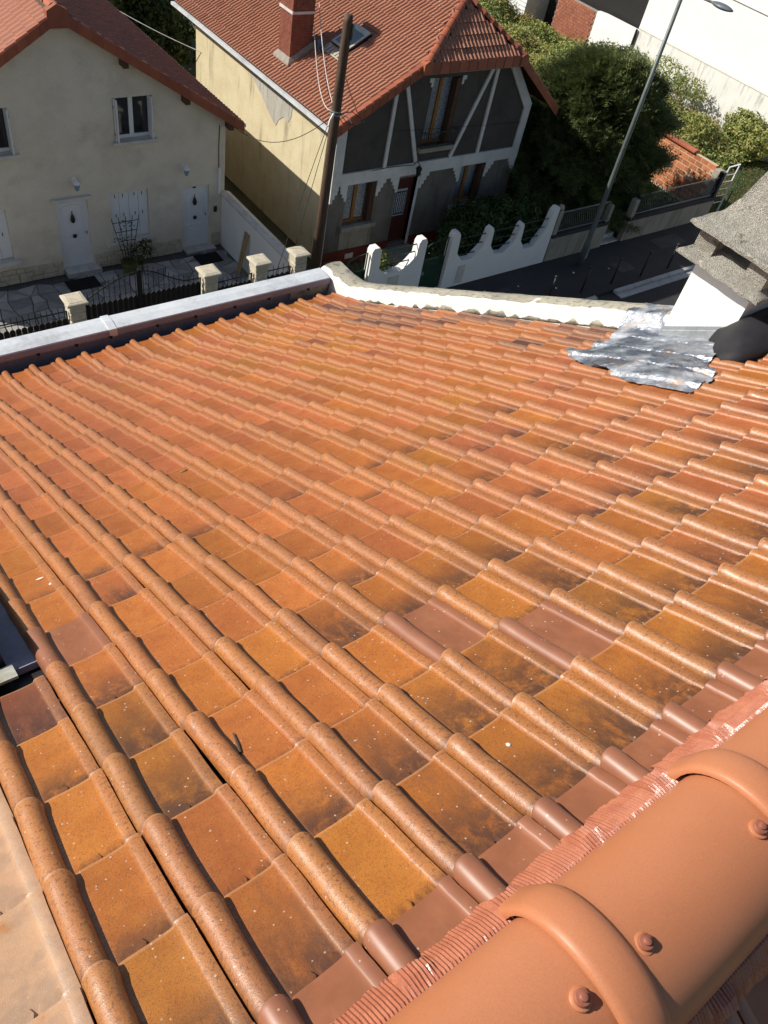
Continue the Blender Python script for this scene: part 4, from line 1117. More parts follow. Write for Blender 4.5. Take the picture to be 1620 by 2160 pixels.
def crown(parent, name, mat, blobs, density, size, seed, k=1, aspect=0.55, kind=None):
    rg = np.random.default_rng(seed); Vs = []; Fs = []; b = 0
    for c, rad in blobs:
        n = int(density * (rad[0] * rad[1] + rad[1] * rad[2] + rad[0] * rad[2]) / 3 * 12)
        P, N = blob_points(c, rad, n, rg)
        V, F = leaf_cloud(P, N, size, rg, k, aspect); Vs.append(V); Fs.append(F + b); b += len(V)
    V = np.concatenate(Vs); F = np.concatenate(Fs)
    me = np_mesh(name, V, F)
    o = link_mesh(name, me, mat, parent)
    if kind: o['kind'] = kind
    return o
crown(t, 'foliage', M_IVY, [((7.62, 20.38, G + 1.1), (0.28, 0.12, 0.6)), ((7.65, 20.36, G + 0.45), (0.2, 0.2, 0.2))], 90, 0.035, 3)
t = thing('potted_bush', 'small dark leafy bush right of the olive pot', 'plant', (8.05, 20.35, G))
crown(t, 'foliage', M_DARKTREE, [((8.05, 20.35, G + 0.55), (0.33, 0.25, 0.35)), ((8.2, 20.35, G + 0.75), (0.2, 0.2, 0.25))], 160, 0.05, 4)
m = MB(); m.tube([(8.05, 20.35, G - 0.03), (8.05, 20.35, G + 0.5)], 0.02, 5); m.build('stem', M_BARK, t)

# ------------------------------------------------------------------ half timbered house
Y2 = 18.6
H2 = thing('half_timbered_house', 'half timbered house with dark stucco, white beams and clipped red gable roof', 'house', (17.3, Y2 + 4, G))
SL, SR = 0.53, 0.75
def zl(x): return -7.65 + SL * (x - 13.1)
def zr(x): return -7.80 + SR * (22.1 - x)
XR = (SR * 22.1 - 7.80 + 7.65 + SL * 13.1) / (SL + SR); ZR = zl(XR)
ZK = -6.12; XKL = 13.1 + (ZK + 7.65) / SL; XKR = 22.1 - (ZK + 7.80) / SR
HY = 19.57
HA = (XR, HY, ZR)
wl_top, wr_top = zl(13.42) - 0.2, -7.75
outer_up = [(13.42, -9.43), (21.25, -9.43), (21.25, -7.75), (20.05, -6.42), (16.0, -6.42), (13.42, wl_top)]
outer_lo = [(13.42, G - 0.1), (21.25, G - 0.1), (21.25, -9.43), (13.42, -9.43)]
UW = (16.72, 17.86, -8.76, -6.72)
WA = (14.04, 15.18, -11.0, -9.62); WB = (18.70, 19.84, -11.0, -9.62); DD = (16.06, 16.86, G + 0.25, -9.72)
facade(outer_up, [UW], Y2, 0.3, 'stucco_wall', M_DARK_STUCCO, H2)
facade(outer_lo, [WA, WB, DD], Y2 - 0.012, 0.312, 'pebbledash_wall', M_GREY_STUCCO, H2)
mb = MB(); mb.box(13.42, 13.7, Y2 + 0.301, 27.15, G - 0.1, wl_top); lw = mb.build('side_wall', M_OCHRE, H2)
MB().prism([(13.415, 21.0, -8.02), (13.415, 24.1, -8.02), (13.415, 23.6, -8.3), (13.415, 22.9, -8.62), (13.415, 22.3, -9.02), (13.415, 21.9, -9.2), (13.415, 21.75, -8.95), (13.415, 21.5, -8.75), (13.415, 21.2, -8.8), (13.415, 21.05, -8.55)], (-0.006, 0, 0)).build('bare_patch', M_GREY_PATCH, lw)
mb = MB(); mb.box(20.95, 21.25, Y2 + 0.301, 27.15, G - 0.1, -7.8); mb.box(13.42, 21.25, 27.15, 27.4, G - 0.1, -7.9); mb.build('side_wall', M_OCHRE, H2)
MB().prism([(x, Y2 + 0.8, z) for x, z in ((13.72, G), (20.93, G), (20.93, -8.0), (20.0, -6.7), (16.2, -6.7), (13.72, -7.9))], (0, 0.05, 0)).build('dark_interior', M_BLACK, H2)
# roof planes
rb = MB()
yb = 28.3; yf = 18.22; th = 0.13
def slab3(pts):
    rb.prism([Vector(p) for p in pts], (0, 0, -th))
slab3([(13.08, yf, zl(13.08)), (XKL, yf, ZK), HA, (XR, yb, ZR), (13.08, yb, zl(13.08))])
slab3([(22.12, yf, zr(22.12)), (XKR, yf, ZK), HA, (XR, yb, ZR), (22.12, yb, zr(22.12))])
slab3([(XKL, yf, ZK), (XKR, yf, ZK), HA])
h2roof = rb.build('roof', M_WOODDK, H2)
g3 = pan_tile(0.30, 0.36, 2, 0.042)
dl = Vector((-1, 0, -SL)).normalized()
def keep_left(p):
    if p.y > yb: return False
    if p.x > XR - 0.05: return False
    if 14.95 < p.x < 15.6 and 20.6 < p.y < 21.3: return False
    if p.x > XKL:   # hip edge
        f = (p.x - XKL) / (XR - XKL); return p.y > yf + (HY - yf) * f + 0.05
    return True
tile_plane(h2roof, 'roof_tile', g3, M_HT_TILE, (13.02, yf + 0.06, zl(13.02) + 0.01), (0, 1, 0), dl, 34, 18, 0.30, 0.36, keep_left, 300, 6)
dr_ = Vector((1, 0, -SR)).normalized()
def keep_right(p):
    if p.x < XR + 0.05: return False
    if p.x < XKR:
        f = (XKR - p.x) / (XKR - XR); return p.y > yf + (HY - yf) * f + 0.05
    return True
tile_plane(h2roof, 'slope_tile', g3, M_HT_TILE, (22.18, yb, zr(22.18) + 0.01), (0, -1, 0), dr_, 33, 14, 0.30, 0.36, keep_right, 0, 7)
hd = Vector((0, yf - HY, ZK - ZR)).normalized()
def keep_hip(p):
    f = (p.y - yf) / (HY - yf); return XKL + (XR - XKL) * f + 0.02 < p.x < XKR + (XR - XKR) * f - 0.02 and f < 0.98
tile_plane(h2roof, 'hip_tile', g3, M_HT_TILE, (XKR, yf - 0.04, ZK + 0.0), (-1, 0, 0), hd, 13, 6, 0.30, 0.36, keep_hip, 0, 8)
verge_row(h2roof, (13.0, zl(13.0)), (XKL - 0.05, zl(XKL - 0.05)), yf - 0.05, 12, 0.26, 0.18)
verge_row(h2roof, (XKL + 0.12, ZK + 0.0), (XKR - 0.12, ZK + 0.001), yf - 0.09, 10, 0.27, 0.12)
verge_row(h2roof, (22.2, zr(22.2)), (XKR + 0.05, zr(XKR + 0.05)), yf - 0.05, 8, 0.26, 0.18)
for x in (XKL, XKR):
    MB().prism([(x - 0.16, yf - 0.12, ZK - 0.27), (x + 0.16, yf - 0.12, ZK - 0.27), (x + 0.15, yf - 0.12, ZK + 0.02), (x, yf - 0.12, ZK + 0.10), (x - 0.15, yf - 0.12, ZK + 0.02)], (0, 0.24, 0)).build('gable_cap', M_VERGE, h2roof)
cap_row(h2roof, (XKL, yf - 0.02, ZK + 0.03), (HA[0], HA[1], HA[2] + 0.05), 8, 0.12, 'hip_cap')
cap_row(h2roof, (XKR, yf - 0.02, ZK + 0.03), (HA[0], HA[1], HA[2] + 0.05), 7, 0.12, 'hip_cap')
cap_row(h2roof, (XR, HY, ZR + 0.03), (XR, yb, ZR + 0.03), 20, 0.14)
m = MB(); m.beam((13.0, yf + 0.04, zl(13.0) - 0.09), (13.0, yb, zl(13.0) - 0.09), 0.12, 0.09); m.build('gutter', M_ZINC, H2)
m = MB(); m.box(13.06, 13.42, yf + 0.1, yb - 0.1, zl(13.1) - 0.26, zl(13.1) - 0.22); m.build('soffit', M_BLACK, H2)
m = MB(); m.box(XKL + 0.1, XKR - 0.1, yf + 0.06, Y2 - 0.003, -6.47, -6.41); m.build('soffit_board', M_GALV, H2)
m = MB(); m.tube([(13.33, Y2 - 0.06, -7.9), (13.33, Y2 - 0.06, G)], 0.045, 8); m.build('downpipe', M_ZINC, H2)
# white beams
def beamf(p, q, w, name='beam', y=Y2): 
    m = MB(); m.beam((p[0], y - 0.03, p[1]), (q[0], y - 0.03, q[1]), 0.058, w, (0, 0, 1) if abs(q[0] - p[0]) > abs(q[1] - p[1]) else (1, 0, 0)); return m.build(name, M_TRIM, H2)
m = MB(); m.box(13.41, 21.26, Y2 - 0.062, Y2 - 0.003, -9.62, -9.24); m.build('floor_band', M_TRIM, H2)
beamf((13.58, -9.24), (13.58, -7.72), 0.34, 'corner_post'); beamf((21.10, -9.24), (21.10, -7.80), 0.30, 'corner_post')
beamf((15.36, -9.24), (15.36, -6.88), 0.12); beamf((16.62, -9.24), (15.68, -6.74), 0.12)
beamf((18.05, -9.24), (19.08, -6.5), 0.12); beamf((19.27, -9.24), (19.27, -6.5), 0.12)
MB().prism([(21.25, Y2 - 0.07, -7.80), (20.1, Y2 - 0.07, -6.5), (19.75, Y2 - 0.07, -6.5), (20.95, Y2 - 0.07, -7.93)], (0, 0.066, 0)).build('knee_board', M_TRIM, H2)
for x, s in ((13.42, 1), (WA[0], -1), (WA[1], 1), (DD[0], -1), (DD[1] + 0.1, 1), (WB[0], -1), (WB[1], 1), (21.25, -1)):
    m = MB()
    for k, wd in enumerate((0.34, 0.25, 0.17, 0.09)):
        a, b = sorted((x, x + s * wd)); z1 = -9.62 - 0.13 * k; m.box(a, b, Y2 - 0.055, Y2 - 0.016, z1 - 0.13, z1)
    m.build('stepped_corbel', M_TRIM, H2)
for s, x in ((-1, UW[0]), (1, UW[1])):
    m = MB(); a, b = sorted((x, x + s * 0.16)); m.box(a, b, Y2 - 0.03, Y2 - 0.002, -6.82, -6.7); a, b = sorted((x, x + s * 0.08)); m.box(a, b, Y2 - 0.03, Y2 - 0.002, -6.95, -6.82); m.build('lintel_corbel', M_TRIM, H2)
# timber windows
def timber_window(w, parent, y, curtains=True, shutters=True, sill=True):
    x0, x1, z0, z1 = w; yy = y + 0.17; b = 0.06
    m = MB(); m.box(x0, x0 + b, yy, yy + 0.06, z0, z1); m.box(x1 - b, x1, yy, yy + 0.06, z0, z1); m.box(x0 + b, x1 - b, yy, yy + 0.06, z1 - b, z1); m.box(x0 + b, x1 - b, yy, yy + 0.06, z0, z0 + b + 0.03)
    xm = x0 + (x1 - x0) * 0.42; m.box(xm - 0.055, xm + 0.055, yy - 0.01, yy + 0.06, z0 + b + 0.03, z1 - b)
    win = m.build('window', M_WOOD, parent)
    for a, c in ((x0 + b, xm - 0.055), (xm + 0.055, x1 - b)):
        m = MB(); m.box(a, c, yy + 0.045, yy + 0.05, z0 + b, z1 - b); m.build('curtain', M_LACE, win) if curtains else None
        g = MB(); g.poly([(a, yy + 0.02, z0 + b + 0.03), (c, yy + 0.02, z0 + b + 0.03), (c, yy + 0.02, z1 - b), (a, yy + 0.02, z1 - b)]); g.build('pane', M_PANE, win)
    if shutters:
        for k in range(3):
            m = MB(); xx = x1 - 0.03 - 0.07 * k; m.box(xx - 0.055, xx, y - 0.02 - 0.02 * k, yy - 0.012, z0 + 0.05, z1 - 0.02); m.build('folded_shutter', M_WOODDK, win)
    if sill:
        m = MB(); m.cbox(x0 - 0.12, x1 + 0.14, y - 0.16, y + 0.17, z0 - 0.16, z0 - 0.004, 0.02); m.build('sill', M_CONC, win)
    return win
g = NG('thin_pane'); 
gl = g.t.nodes.new('ShaderNodeBsdfGlossy'); gl.inputs['Roughness'].default_value = 0.03
tp = g.t.nodes.new('ShaderNodeBsdfTransparent'); fz = g.t.nodes.new('ShaderNodeFresnel'); fz.inputs[0].default_value = 1.6
mx = g.t.nodes.new('ShaderNodeMixShader'); g.t.links.new(fz.outputs[0], mx.inputs[0]); g.t.links.new(tp.outputs[0], mx.inputs[1]); g.t.links.new(gl.outputs[0], mx.inputs[2])
g.t.links.new(mx.outputs[0], g.t.nodes['Material Output'].inputs[0]); M_PANE = g.m
timber_window(WA, H2, Y2 - 0.012); timber_window(WB, H2, Y2 - 0.012)
uw = timber_window(UW, H2, Y2, True, True, True)
m = MB(); m.box(WA[0] - 0.06, WA[1] + 0.06, Y2 - 0.05, Y2 - 0.014, -11.85, -11.17); m.build('apron_panel', M_CONC, H2)
m = MB(); m.box(WB[0] - 0.06, WB[1] + 0.06, Y2 - 0.05, Y2 - 0.014, -11.85, -11.17); m.build('apron_panel', M_CONC, H2)
# iron balcony rail
m = MB()
for zz in (-8.72, -8.27): m.tube([(16.62, Y2 - 0.02, zz), (16.62, Y2 - 0.2, zz), (17.96, Y2 - 0.2, zz), (17.96, Y2 - 0.02, zz)], 0.014, 5)
for k in range(17):
    x = 16.62 + 1.34 * k / 16; m.tube([(x, Y2 - 0.2, -8.72), (x, Y2 - 0.23, -8.5), (x, Y2 - 0.2, -8.27)], 0.009, 4)
for zz in (-8.6, -8.5, -8.4): m.tube([(16.62, Y2 - 0.21, zz), (17.96, Y2 - 0.21, zz)], 0.007, 4)
for x in (16.62, 17.96): m.lathe([(0.0, -0.03), (0.03, 0.0), (0.0, 0.05)], (x, Y2 - 0.2, -8.22), 6)
m.build('balcony_rail', M_BLACK, uw)
# front door
x0, x1, z0, z1 = DD
m = MB(); yy = Y2 + 0.14; m.box(x0, x1, yy, yy + 0.06, z0, z1); dr = m.build('door', M_REDDOOR, H2)
m = MB(); m.box(x0 + 0.1, x0 + 0.6, yy - 0.015, yy - 0.001, z0 + 0.95, z1 - 0.45); m.build('door_glass', M_LACE, dr)
m = MB()
for k in range(6): m.box(x0 + 0.14 + 0.08 * k, x0 + 0.158 + 0.08 * k, yy - 0.035, yy - 0.02, z0 + 0.98, z1 - 0.5)
m.box(x0 + 0.1, x0 + 0.6, yy - 0.036, yy - 0.021, z0 + 1.02, z0 + 1.04); m.box(x0 + 0.1, x0 + 0.6, yy - 0.036, yy - 0.021, z1 - 0.56, z1 - 0.54); m.build('door_grille', M_BLACK, dr)
m = MB(); m.box(x1, x1 + 0.10, Y2 - 0.03, yy + 0.06, z0 - 0.3, z1); m.build('door_jamb', M_TRIM, dr)
m = MB(); m.lathe([(0.0, 0), (0.025, 0.02), (0.03, 0.05), (0.0, 0.06)], (x1 - 0.12, yy, z0 + 0.95), 8, (0, -1, 0)); m.build('handle', M_BLACK, dr, True)
m = MB(); m.box(13.40, DD[0], Y2 - 0.06, Y2 - 0.0135, G - 0.1, -11.88); m.box(DD[1] + 0.1, 21.27, Y2 - 0.06, Y2 - 0.0135, G - 0.1, -11.88); m.build('plinth', M_REDPAINT, H2)
m = MB(); m.box(14.3, 14.62, Y2 - 0.08, Y2 - 0.061, -12.2, -12.02); m.build('meter_box', M_SILL, H2)
m = MB(); m.box(15.9, 17.0, Y2 - 0.75, Y2 - 0.062, G - 0.1, G + 0.16); m.build('door_step', M_CONC, H2)
# lantern over the door
x, y, z = 16.6, Y2 - 0.28, -9.40
m = MB(); m.tube([(x - 0.05, Y2 - 0.06, z + 0.12), (x - 0.02, Y2 - 0.16, z + 0.26), (x, y, z + 0.2)], 0.014, 6); m.lathe([(0.03, -0.18), (0.06, -0.15), (0.1, 0.06), (0.12, 0.07), (0.06, 0.14), (0.02, 0.17), (0.0, 0.22)], (x, y, z), 6); m.build('door_lantern', M_BLACK, H2)
m = MB(); m.tube([(13.8, Y2 - 0.04, -9.26), (14.5, Y2 - 0.045, -9.29), (15.4, Y2 - 0.07, -9.24), (16.3, Y2 - 0.07, -9.27), (16.55, Y2 - 0.07, -9.3)], 0.012, 5); m.build('wall_cable', M_WIRE_D, H2)
m = MB(); m.tube([(15.5, Y2 - 0.06, -8.12), (17.3, Y2 - 0.05, -8.22), (19.3, Y2 - 0.06, -8.32), (21.2, Y2 - 0.05, -8.4), (24.0, Y2 - 0.1, -8.9)], 0.007, 4); m.build('facade_cable', M_WIRE_D, H2)
# brick chimney, course by course
cx0, cx1, cy0, cy1 = 13.66, 14.42, 21.78, 22.46
m = MB(); m.box(cx0 + 0.012, cx1 - 0.012, cy0 + 0.012, cy1 - 0.012, -8.0, -4.75); chm = m.build('chimney', M_MORTAR, H2)
m = MB(); z = -7.72; row = 0
while z < -4.9:
    L = 0.225; h = 0.072
    for face in range(4):
        a, b = ((cx0, cx1), (cy0, cy1))[face % 2]
        x = a - (L / 2 if (row + face) % 2 else 0.0)
        while x < b - 0.01:
            p, q = max(a, x) + 0.005, min(b, x + L) - 0.005
            if q - p > 0.03:
                if face == 0: m.box(p, q, cy0, cy0 + 0.05, z, z + h - 0.011)
                elif face == 2: m.box(p, q, cy1 - 0.05, cy1, z, z + h - 0.011)
                elif face == 3: m.box(cx0, cx0 + 0.05, p, q, z, z + h - 0.011)
                else: m.box(cx1 - 0.05, cx1, p, q, z, z + h - 0.011)
            x += L
    z += h; row += 1
bk = m.build('brick_courses', M_BRICKDK, chm); bk['kind'] = 'stuff'
m = MB(); m.box(cx0 - 0.03, cx1 + 0.03, cy0 - 0.03, cy1 + 0.03, -5.99, -5.92); m.build('string_course', M_SILL, chm)
m = MB(); m.loft([[(cx0 - s, cy0 - s, zl(cx0 - s) + u), (cx1 + s, cy0 - s, zl(cx1 + s) + u), (cx1 + s, cy1 + s, zl(cx1 + s) + u), (cx0 - s, cy1 + s, zl(cx0 - s) + u)] for s, u in ((0.1, 0.05), (0.09, 0.1), (0.02, 0.2))]); m.build('mortar_skirt', M_MORTAR, chm)
m = MB(); m.box(cx0 - 0.08, cx1 + 0.08, cy0 - 0.08, cy1 + 0.08, -4.76, -4.66); m.build('chimney_crown', M_SILL, chm)
# satellite dish on the chimney
dsh = MB().lathe([(0.0, 0.03), (0.12, 0.045), (0.22, 0.09), (0.225, 0.085), (0.12, 0.03), (0.0, 0.015)], (14.5, 21.5, -6.85), 20, (0.5, -0.6, 0.45)); d = dsh.build('satellite_dish', M_DISH, H2, True)
MB().tube([(14.35, 21.78, -6.9), (14.48, 21.52, -6.87)], 0.018, 6).build('dish_arm', M_GALV, d)
# roof window
def rp2(x, y, h): return Vector((x, y, zl(x))) + Vector((-SL, 0, 1)).normalized() * h
def rbox2(mb, x0, x1, y0, y1, h0, h1):
    n = len(mb.v); mb.v += [tuple(rp2(*q)) for q in ((x0, y0, h0), (x1, y0, h0), (x1, y1, h0), (x0, y1, h0), (x0, y0, h1), (x1, y0, h1), (x1, y1, h1), (x0, y1, h1))]
    mb.f += [tuple(n + i for i in q) for q in ((3, 2, 1, 0), (4, 5, 6, 7), (0, 1, 5, 4), (1, 2, 6, 5), (2, 3, 7, 6), (3, 0, 4, 7))]
a0, a1, b0, b1 = 14.88, 15.72, 20.55, 21.35
m = MB(); rbox2(m, a0, a1, b0, b1, 0.0, 0.13); rw2 = m.build('roof_window', M_DARKBOX, H2)
m = MB(); rbox2(m, a0, a1, b0, b0 + 0.08, 0.1302, 0.15); rbox2(m, a0, a1, b1 - 0.08, b1, 0.1302, 0.15); rbox2(m, a0, a0 + 0.08, b0 + 0.0802, b1 - 0.0802, 0.1302, 0.15); rbox2(m, a1 - 0.17, a1, b0 + 0.0802, b1 - 0.0802, 0.1302, 0.155); m.build('window_frame', M_ALU, rw2)
m = MB(); rbox2(m, a0 + 0.08, a1 - 0.17, b0 + 0.08, b1 - 0.08, 0.13, 0.137); m.build('pane', M_GLASS_SKY, rw2)
m = MB(); rbox2(m, a0 - 0.3, a0 - 0.005, b0 - 0.05, b1 + 0.1, 0.045, 0.055); m.build('apron_flashing', M_ALU, rw2)
# ------------------------------------------------------------------ street walls and railings
fw = thing('garden_wall', 'white rendered garden wall with pointed scallops under the dark hedge', 'wall', (18.9, 16.1, G))
pts = [(16.45, G - 0.1), (16.5, -10.4), (16.56, -10.28), (16.72, -10.28), (16.8, -10.4), (16.84, -11.05), (17.12, -11.36), (17.55, -11.38), (17.98, -10.98), (18.08, -10.46), (18.2, -10.38), (18.28, -10.5), (18.32, -11.05), (18.62, -11.42), (19.05, -11.46), (19.45, -11.12), (19.55, -10.58), (19.66, -10.5), (19.72, -10.62), (19.76, -11.15), (20.05, -11.52), (20.5, -11.5), (20.92, -10.9), (21.02, -10.3), (21.12, -10.18), (21.28, -10.2), (21.32, G - 0.1)]
w = MB().prism([(x, 15.98, z) for x, z in pts], (0, 0.24, 0)).build('wall', M_CHIM_WHITE, fw)
MB().box(17.05, 17.35, 15.955, 15.979, G + 0.1, G + 0.75).build('meter_door', M_SILL, w)
for z in (-10.62, -10.92, -11.22):
    MB().tube([(16.8, 16.1, z), (21.0, 16.1, z + 0.02)], 0.018, 6).build('green_rail', M_GREEN, fw)
fw2 = thing('garden_wall', 'short white wall with two posts, a dip and green rails between green gates', 'wall', (14.4, 16.1, G))
pts = [(13.3, G - 0.1), (13.3, -10.3), (13.36, -10.2), (13.56, -10.2), (13.64, -10.3), (13.66, -10.95), (13.95, -11.15), (14.55, -11.16), (14.85, -10.98), (15.08, -10.75), (15.1, -10.35), (15.17, -10.24), (15.35, -10.24), (15.42, -10.35), (15.45, G - 0.1)]
w = MB().prism([(x, 15.98, z) for x, z in pts], (0, 0.26, 0)).build('wall', M_CHIM_WHITE, fw2)
MB().box(14.1, 14.5, 15.955, 15.979, -11.75, -11.3).build('letter_flap', M_SILL, w)
for z in (-10.45, -10.7, -10.95):
    MB().tube([(13.6, 16.1, z), (15.12, 16.1, z + 0.02)], 0.02, 6).build('green_rail', M_GREEN, fw2)
# green gates
gt = thing('green_gate', 'dark green metal gate between the white wall posts', 'gate', (15.95, 16.1, G))
MB().box(15.48, 16.42, 16.1, 16.12, G + 0.05, -11.1).build('sheet', M_GREEN, gt)
m = MB(); m.tube([(15.48, 16.1, G + 0.05), (15.48, 16.1, -10.7), (15.75, 16.1, -10.55), (16.42, 16.1, -10.45), (16.42, 16.1, G + 0.05)], 0.022, 6); m.build('frame', M_GREEN, gt)
for k in range(8):
    a = R(8 + 10.5 * k); x, z = 16.4 - 0.92 * math.cos(a), -11.5 + 1.0 * math.sin(a)
    MB().tube([(16.4, 16.09, -11.5), (max(15.5, x), 16.09, min(z, -10.56))], 0.011, 5).build('ray_bar', M_GREEN, gt)
MB().box(15.5, 15.62, 16.04, 16.09, -11.6, -11.5).build('latch', M_GALV, gt)
gt = thing('green_gate', 'dark green fan patterned double gate left of the short white wall', 'gate', (12.5, 16.15, G))
for x0, s in ((13.24, -1), (11.7, 1)):
    lf = MB().box(min(x0, x0 + s * 0.75), max(x0, x0 + s * 0.75), 16.14, 16.155, G + 0.05, -10.95).build('leaf', M_GREEN, gt)
    m = MB(); arc = [(x0, 16.12, G + 0.05), (x0, 16.12, -10.38)]
    for k in range(7): a = math.pi / 2 * k / 6; arc.append((x0 + s * (0.35 + 0.40 * math.sin(a)), 16.12, -10.83 + 0.40 * math.cos(a)))
    arc.append((x0 + s * 0.75, 16.12, G + 0.05)); m.tube(arc, 0.024, 6); m.build('frame', M_GREEN, lf)
    for k in range(7):
        a = R(12 + 13 * k); MB().tube([(x0, 16.115, -11.35), (x0 + s * min(0.72, 0.95 * math.cos(a)), 16.115, -11.35 + 0.85 * math.sin(a))], 0.012, 5).build('ray_bar', M_GREEN, lf)
# concrete wall with wavy railing
def rail_panel(name, label, x0, x1, z0, z1, y, n, group):
    t = thing(name, label, 'railing', ((x0 + x1) / 2, y, z0), group)
    for zz, nm in ((z0, 'bottom_rail'), (z1, 'top_rail')): MB().box(x0, x1, y - 0.012, y + 0.012, zz - 0.02, zz + 0.02).build(nm, M_GALV, t)
    h = z1 - z0; m = MB(); pr_ = [(0, z0)] + [(0, 0)]
    bar = MB().tube([(0, 0, 0), (0, -0.02, 0.12 * h), (0.03, -0.06, 0.32 * h), (0.0, 0.0, 0.55 * h), (-0.02, 0.02, 0.75 * h), (0, 0, h)], 0.009, 5)
    me = bar.mesh('wavy_bar'); me.materials.append(M_GALV)
    for k in range(n): piece('wavy_bar', me, t, Matrix.Translation((x0 + (k + 0.5) * (x1 - x0) / n, y, z0)))
cw = thing('concrete_wall', 'low concrete street wall under the railing beside the white wall', 'wall', (22.9, 16.1, G))
MB().box(21.36, 24.45, 15.98, 16.2, G - 0.1, -11.38).build('wall', M_CONC, cw)
MB().cbox(21.36, 24.5, 15.93, 16.25, -11.378, -11.27, 0.02).build('coping', M_FOOT, cw)
MB().cbox(21.36, 21.58, 15.97, 16.21, -11.268, -10.36, 0.03).build('post', M_CONC, cw); MB().lathe([(0.0, -.02), (0.1, 0.0), (0.12, 0.08), (0.08, 0.17), (0.0, 0.2)], (21.47, 16.09, -10.36), 10).build('ball', M_CONC, cw, True)
MB().cbox(24.22, 24.42, 15.99, 16.19, -11.268, -10.62, 0.03).build('post', M_CONC, cw)
rail_panel('iron_railing', 'wavy grey iron railing between concrete posts left of the lamp post', 21.62, 24.18, -11.2, -10.48, 16.08, 24, 'wavy railings')
cw = thing('concrete_wall', 'long stained concrete street wall below the clay block wall', 'wall', (28.4, 16.1, G))
MB().box(25.66, 31.2, 15.98, 16.2, G - 0.1, -11.46).build('wall', M_CONC, cw)
MB().cbox(25.6, 31.25, 15.93, 16.25, -11.458, -11.33, 0.02).build('coping', M_FOOT, cw)
MB().cbox(25.62, 25.86, 15.96, 16.22, -11.328, -10.62, 0.03).build('post', M_CONC, cw); MB().cbox(30.95, 31.15, 15.98, 16.2, -11.328, -10.3, 0.02).build('end_post', M_DARKBOX, cw)
rail_panel('iron_railing', 'wavy grey iron railing in front of the clay block wall', 25.9, 30.9, -11.26, -10.52, 16.08, 46, 'wavy railings')
st = thing('garden_steps', 'pale steps in the gap of the concrete wall', 'steps', (25.05, 16.4, G))
for k in range(3): MB().cbox(24.5, 25.6, 16.05 + 0.3 * k, 16.36 + 0.3 * k, G - 0.1, G + 0.04 + 0.16 * k, 0.012).build('step', M_SILL, st)
# hollow clay block wall, block by block
bwall = thing('clay_block_wall', 'bare orange clay block wall running back beside the conifer', 'wall', (31.6, 18.3, G))
MB().box(31.506, 31.68, 16.75, 20.4, G - 0.1, -10.43).build('mortar_core', M_PALEMORTAR, bwall)
br = random.Random(2); bm = MB().cbox(0, 0.19, 0.011, 0.389, 0.010, 0.198, 0.006).mesh('clay_block'); bm.materials.append(M_BLOCK)
for row in range(9):
    for k in range(10):
        y = 16.72 + 0.4 * k + (0.2 if row % 2 else 0)
        if y > 20.1: continue
        if row == 4 and k == 2: continue
        piece('clay_block', bm, bwall, Matrix.Translation((31.5 + br.uniform(-.006, .006), y, G + 0.0 + row * 0.208)))
MB().cbox(31.45, 31.75, 16.3, 16.72, G - 0.1, -10.5, 0.02).build('concrete_end', M_CONC, bwall)
for k in range(5):
    y = 17.9 + 0.5 * k; MB().loft([[(31.4, yy, -10.42), (31.4, yy, -10.36), (31.6, yy, -10.3), (31.8, yy, -10.36), (31.8, yy, -10.42)] for yy in (y, y + 0.495)]).build('coping_tile', M_VERGE, bwall)
wg = thing('white_gate', 'white tubular metal gate frame at the end of the clay block wall', 'gate', (31.6, 16.1, G))
MB().tube([(31.3, 16.1, G), (31.35, 16.1, -10.15), (31.95, 16.05, -10.08), (32.0, 16.05, G)], 0.035, 7).build('frame', M_PVC, wg)
for z in (-10.5, -10.8, -11.1, -11.4, -11.7): MB().tube([(31.34, 16.1, z), (31.97, 16.05, z + 0.02)], 0.014, 5).build('bar', M_PVC, wg)
gf = thing('green_mesh_fence', 'green wire mesh fence with green posts by the lawn', 'fence', (35.5, 16.2, G))
for x in (32.74, 35.14, 37.6, 40.0): MB().tube([(x, 16.2, G - 0.1), (x, 16.2, G + 1.75)], 0.03, 6).build('post', M_GREEN2, gf)
m = MB()
for k in range(60): x = 32.1 + 0.135 * k; m.tube([(x, 16.2, G), (x, 16.2, G + 1.65)], 0.004, 3, False)
for k in range(14): z = G + 0.02 + 0.125 * k; m.tube([(32.1, 16.2, z), (40.0, 16.2, z)], 0.004, 3, False)
o = m.build('wire_mesh', M_GREEN2, gf); o['kind'] = 'stuff'

# ------------------------------------------------------------------ white building and walls at the back
bld = thing('white_building', 'large plain white painted building filling the top right corner', 'building', (46, 18, G))
MB().box(40.3, 52, 4, 29.2, G - 0.1, -1.0).build('wall', M_BIGWHITE, bld)
MB().tube([(40.25, 4, -7.1), (40.25, 12, -7.2), (40.25, 20, -7.05), (40.25, 28.9, -7.0)], 0.02, 5).build('wall_cable', M_SILL, bld)
m = MB(); m.box(40.02, 40.28, 10, 29.0, G - 0.1, -9.86); tag(m.build('boundary_wall', M_BIGWHITE2), 'long white wall with dark run marks along the white building', 'wall')
MB_ = MB(); MB_.box(40.0, 40.29, 10, 29.0, -9.858, -9.825); 
bc = MB_.build('wall_coping', M_SILL); tag(bc, 'thin grey coping along the stained long white wall', 'coping')
m = MB(); m.prism([(39.98, 29.05, G - 0.1), (39.98, 32.0, G - 0.1), (39.98, 32.0, -10.02), (39.98, 31.4, -9.97), (39.98, 29.05, -9.95)], (0.25, 0, 0)); tag(m.build('rough_wall', M_CHIM_WHITE), 'short rough white wall left of the dark pipe', 'wall')
m = MB(); m.tube([(39.92, 29.02, G), (39.92, 29.02, -9.9)], 0.06, 7); tag(m.build('drain_pipe', M_DARKBOX), 'dark vertical pipe at the corner of the white walls', 'pipe')
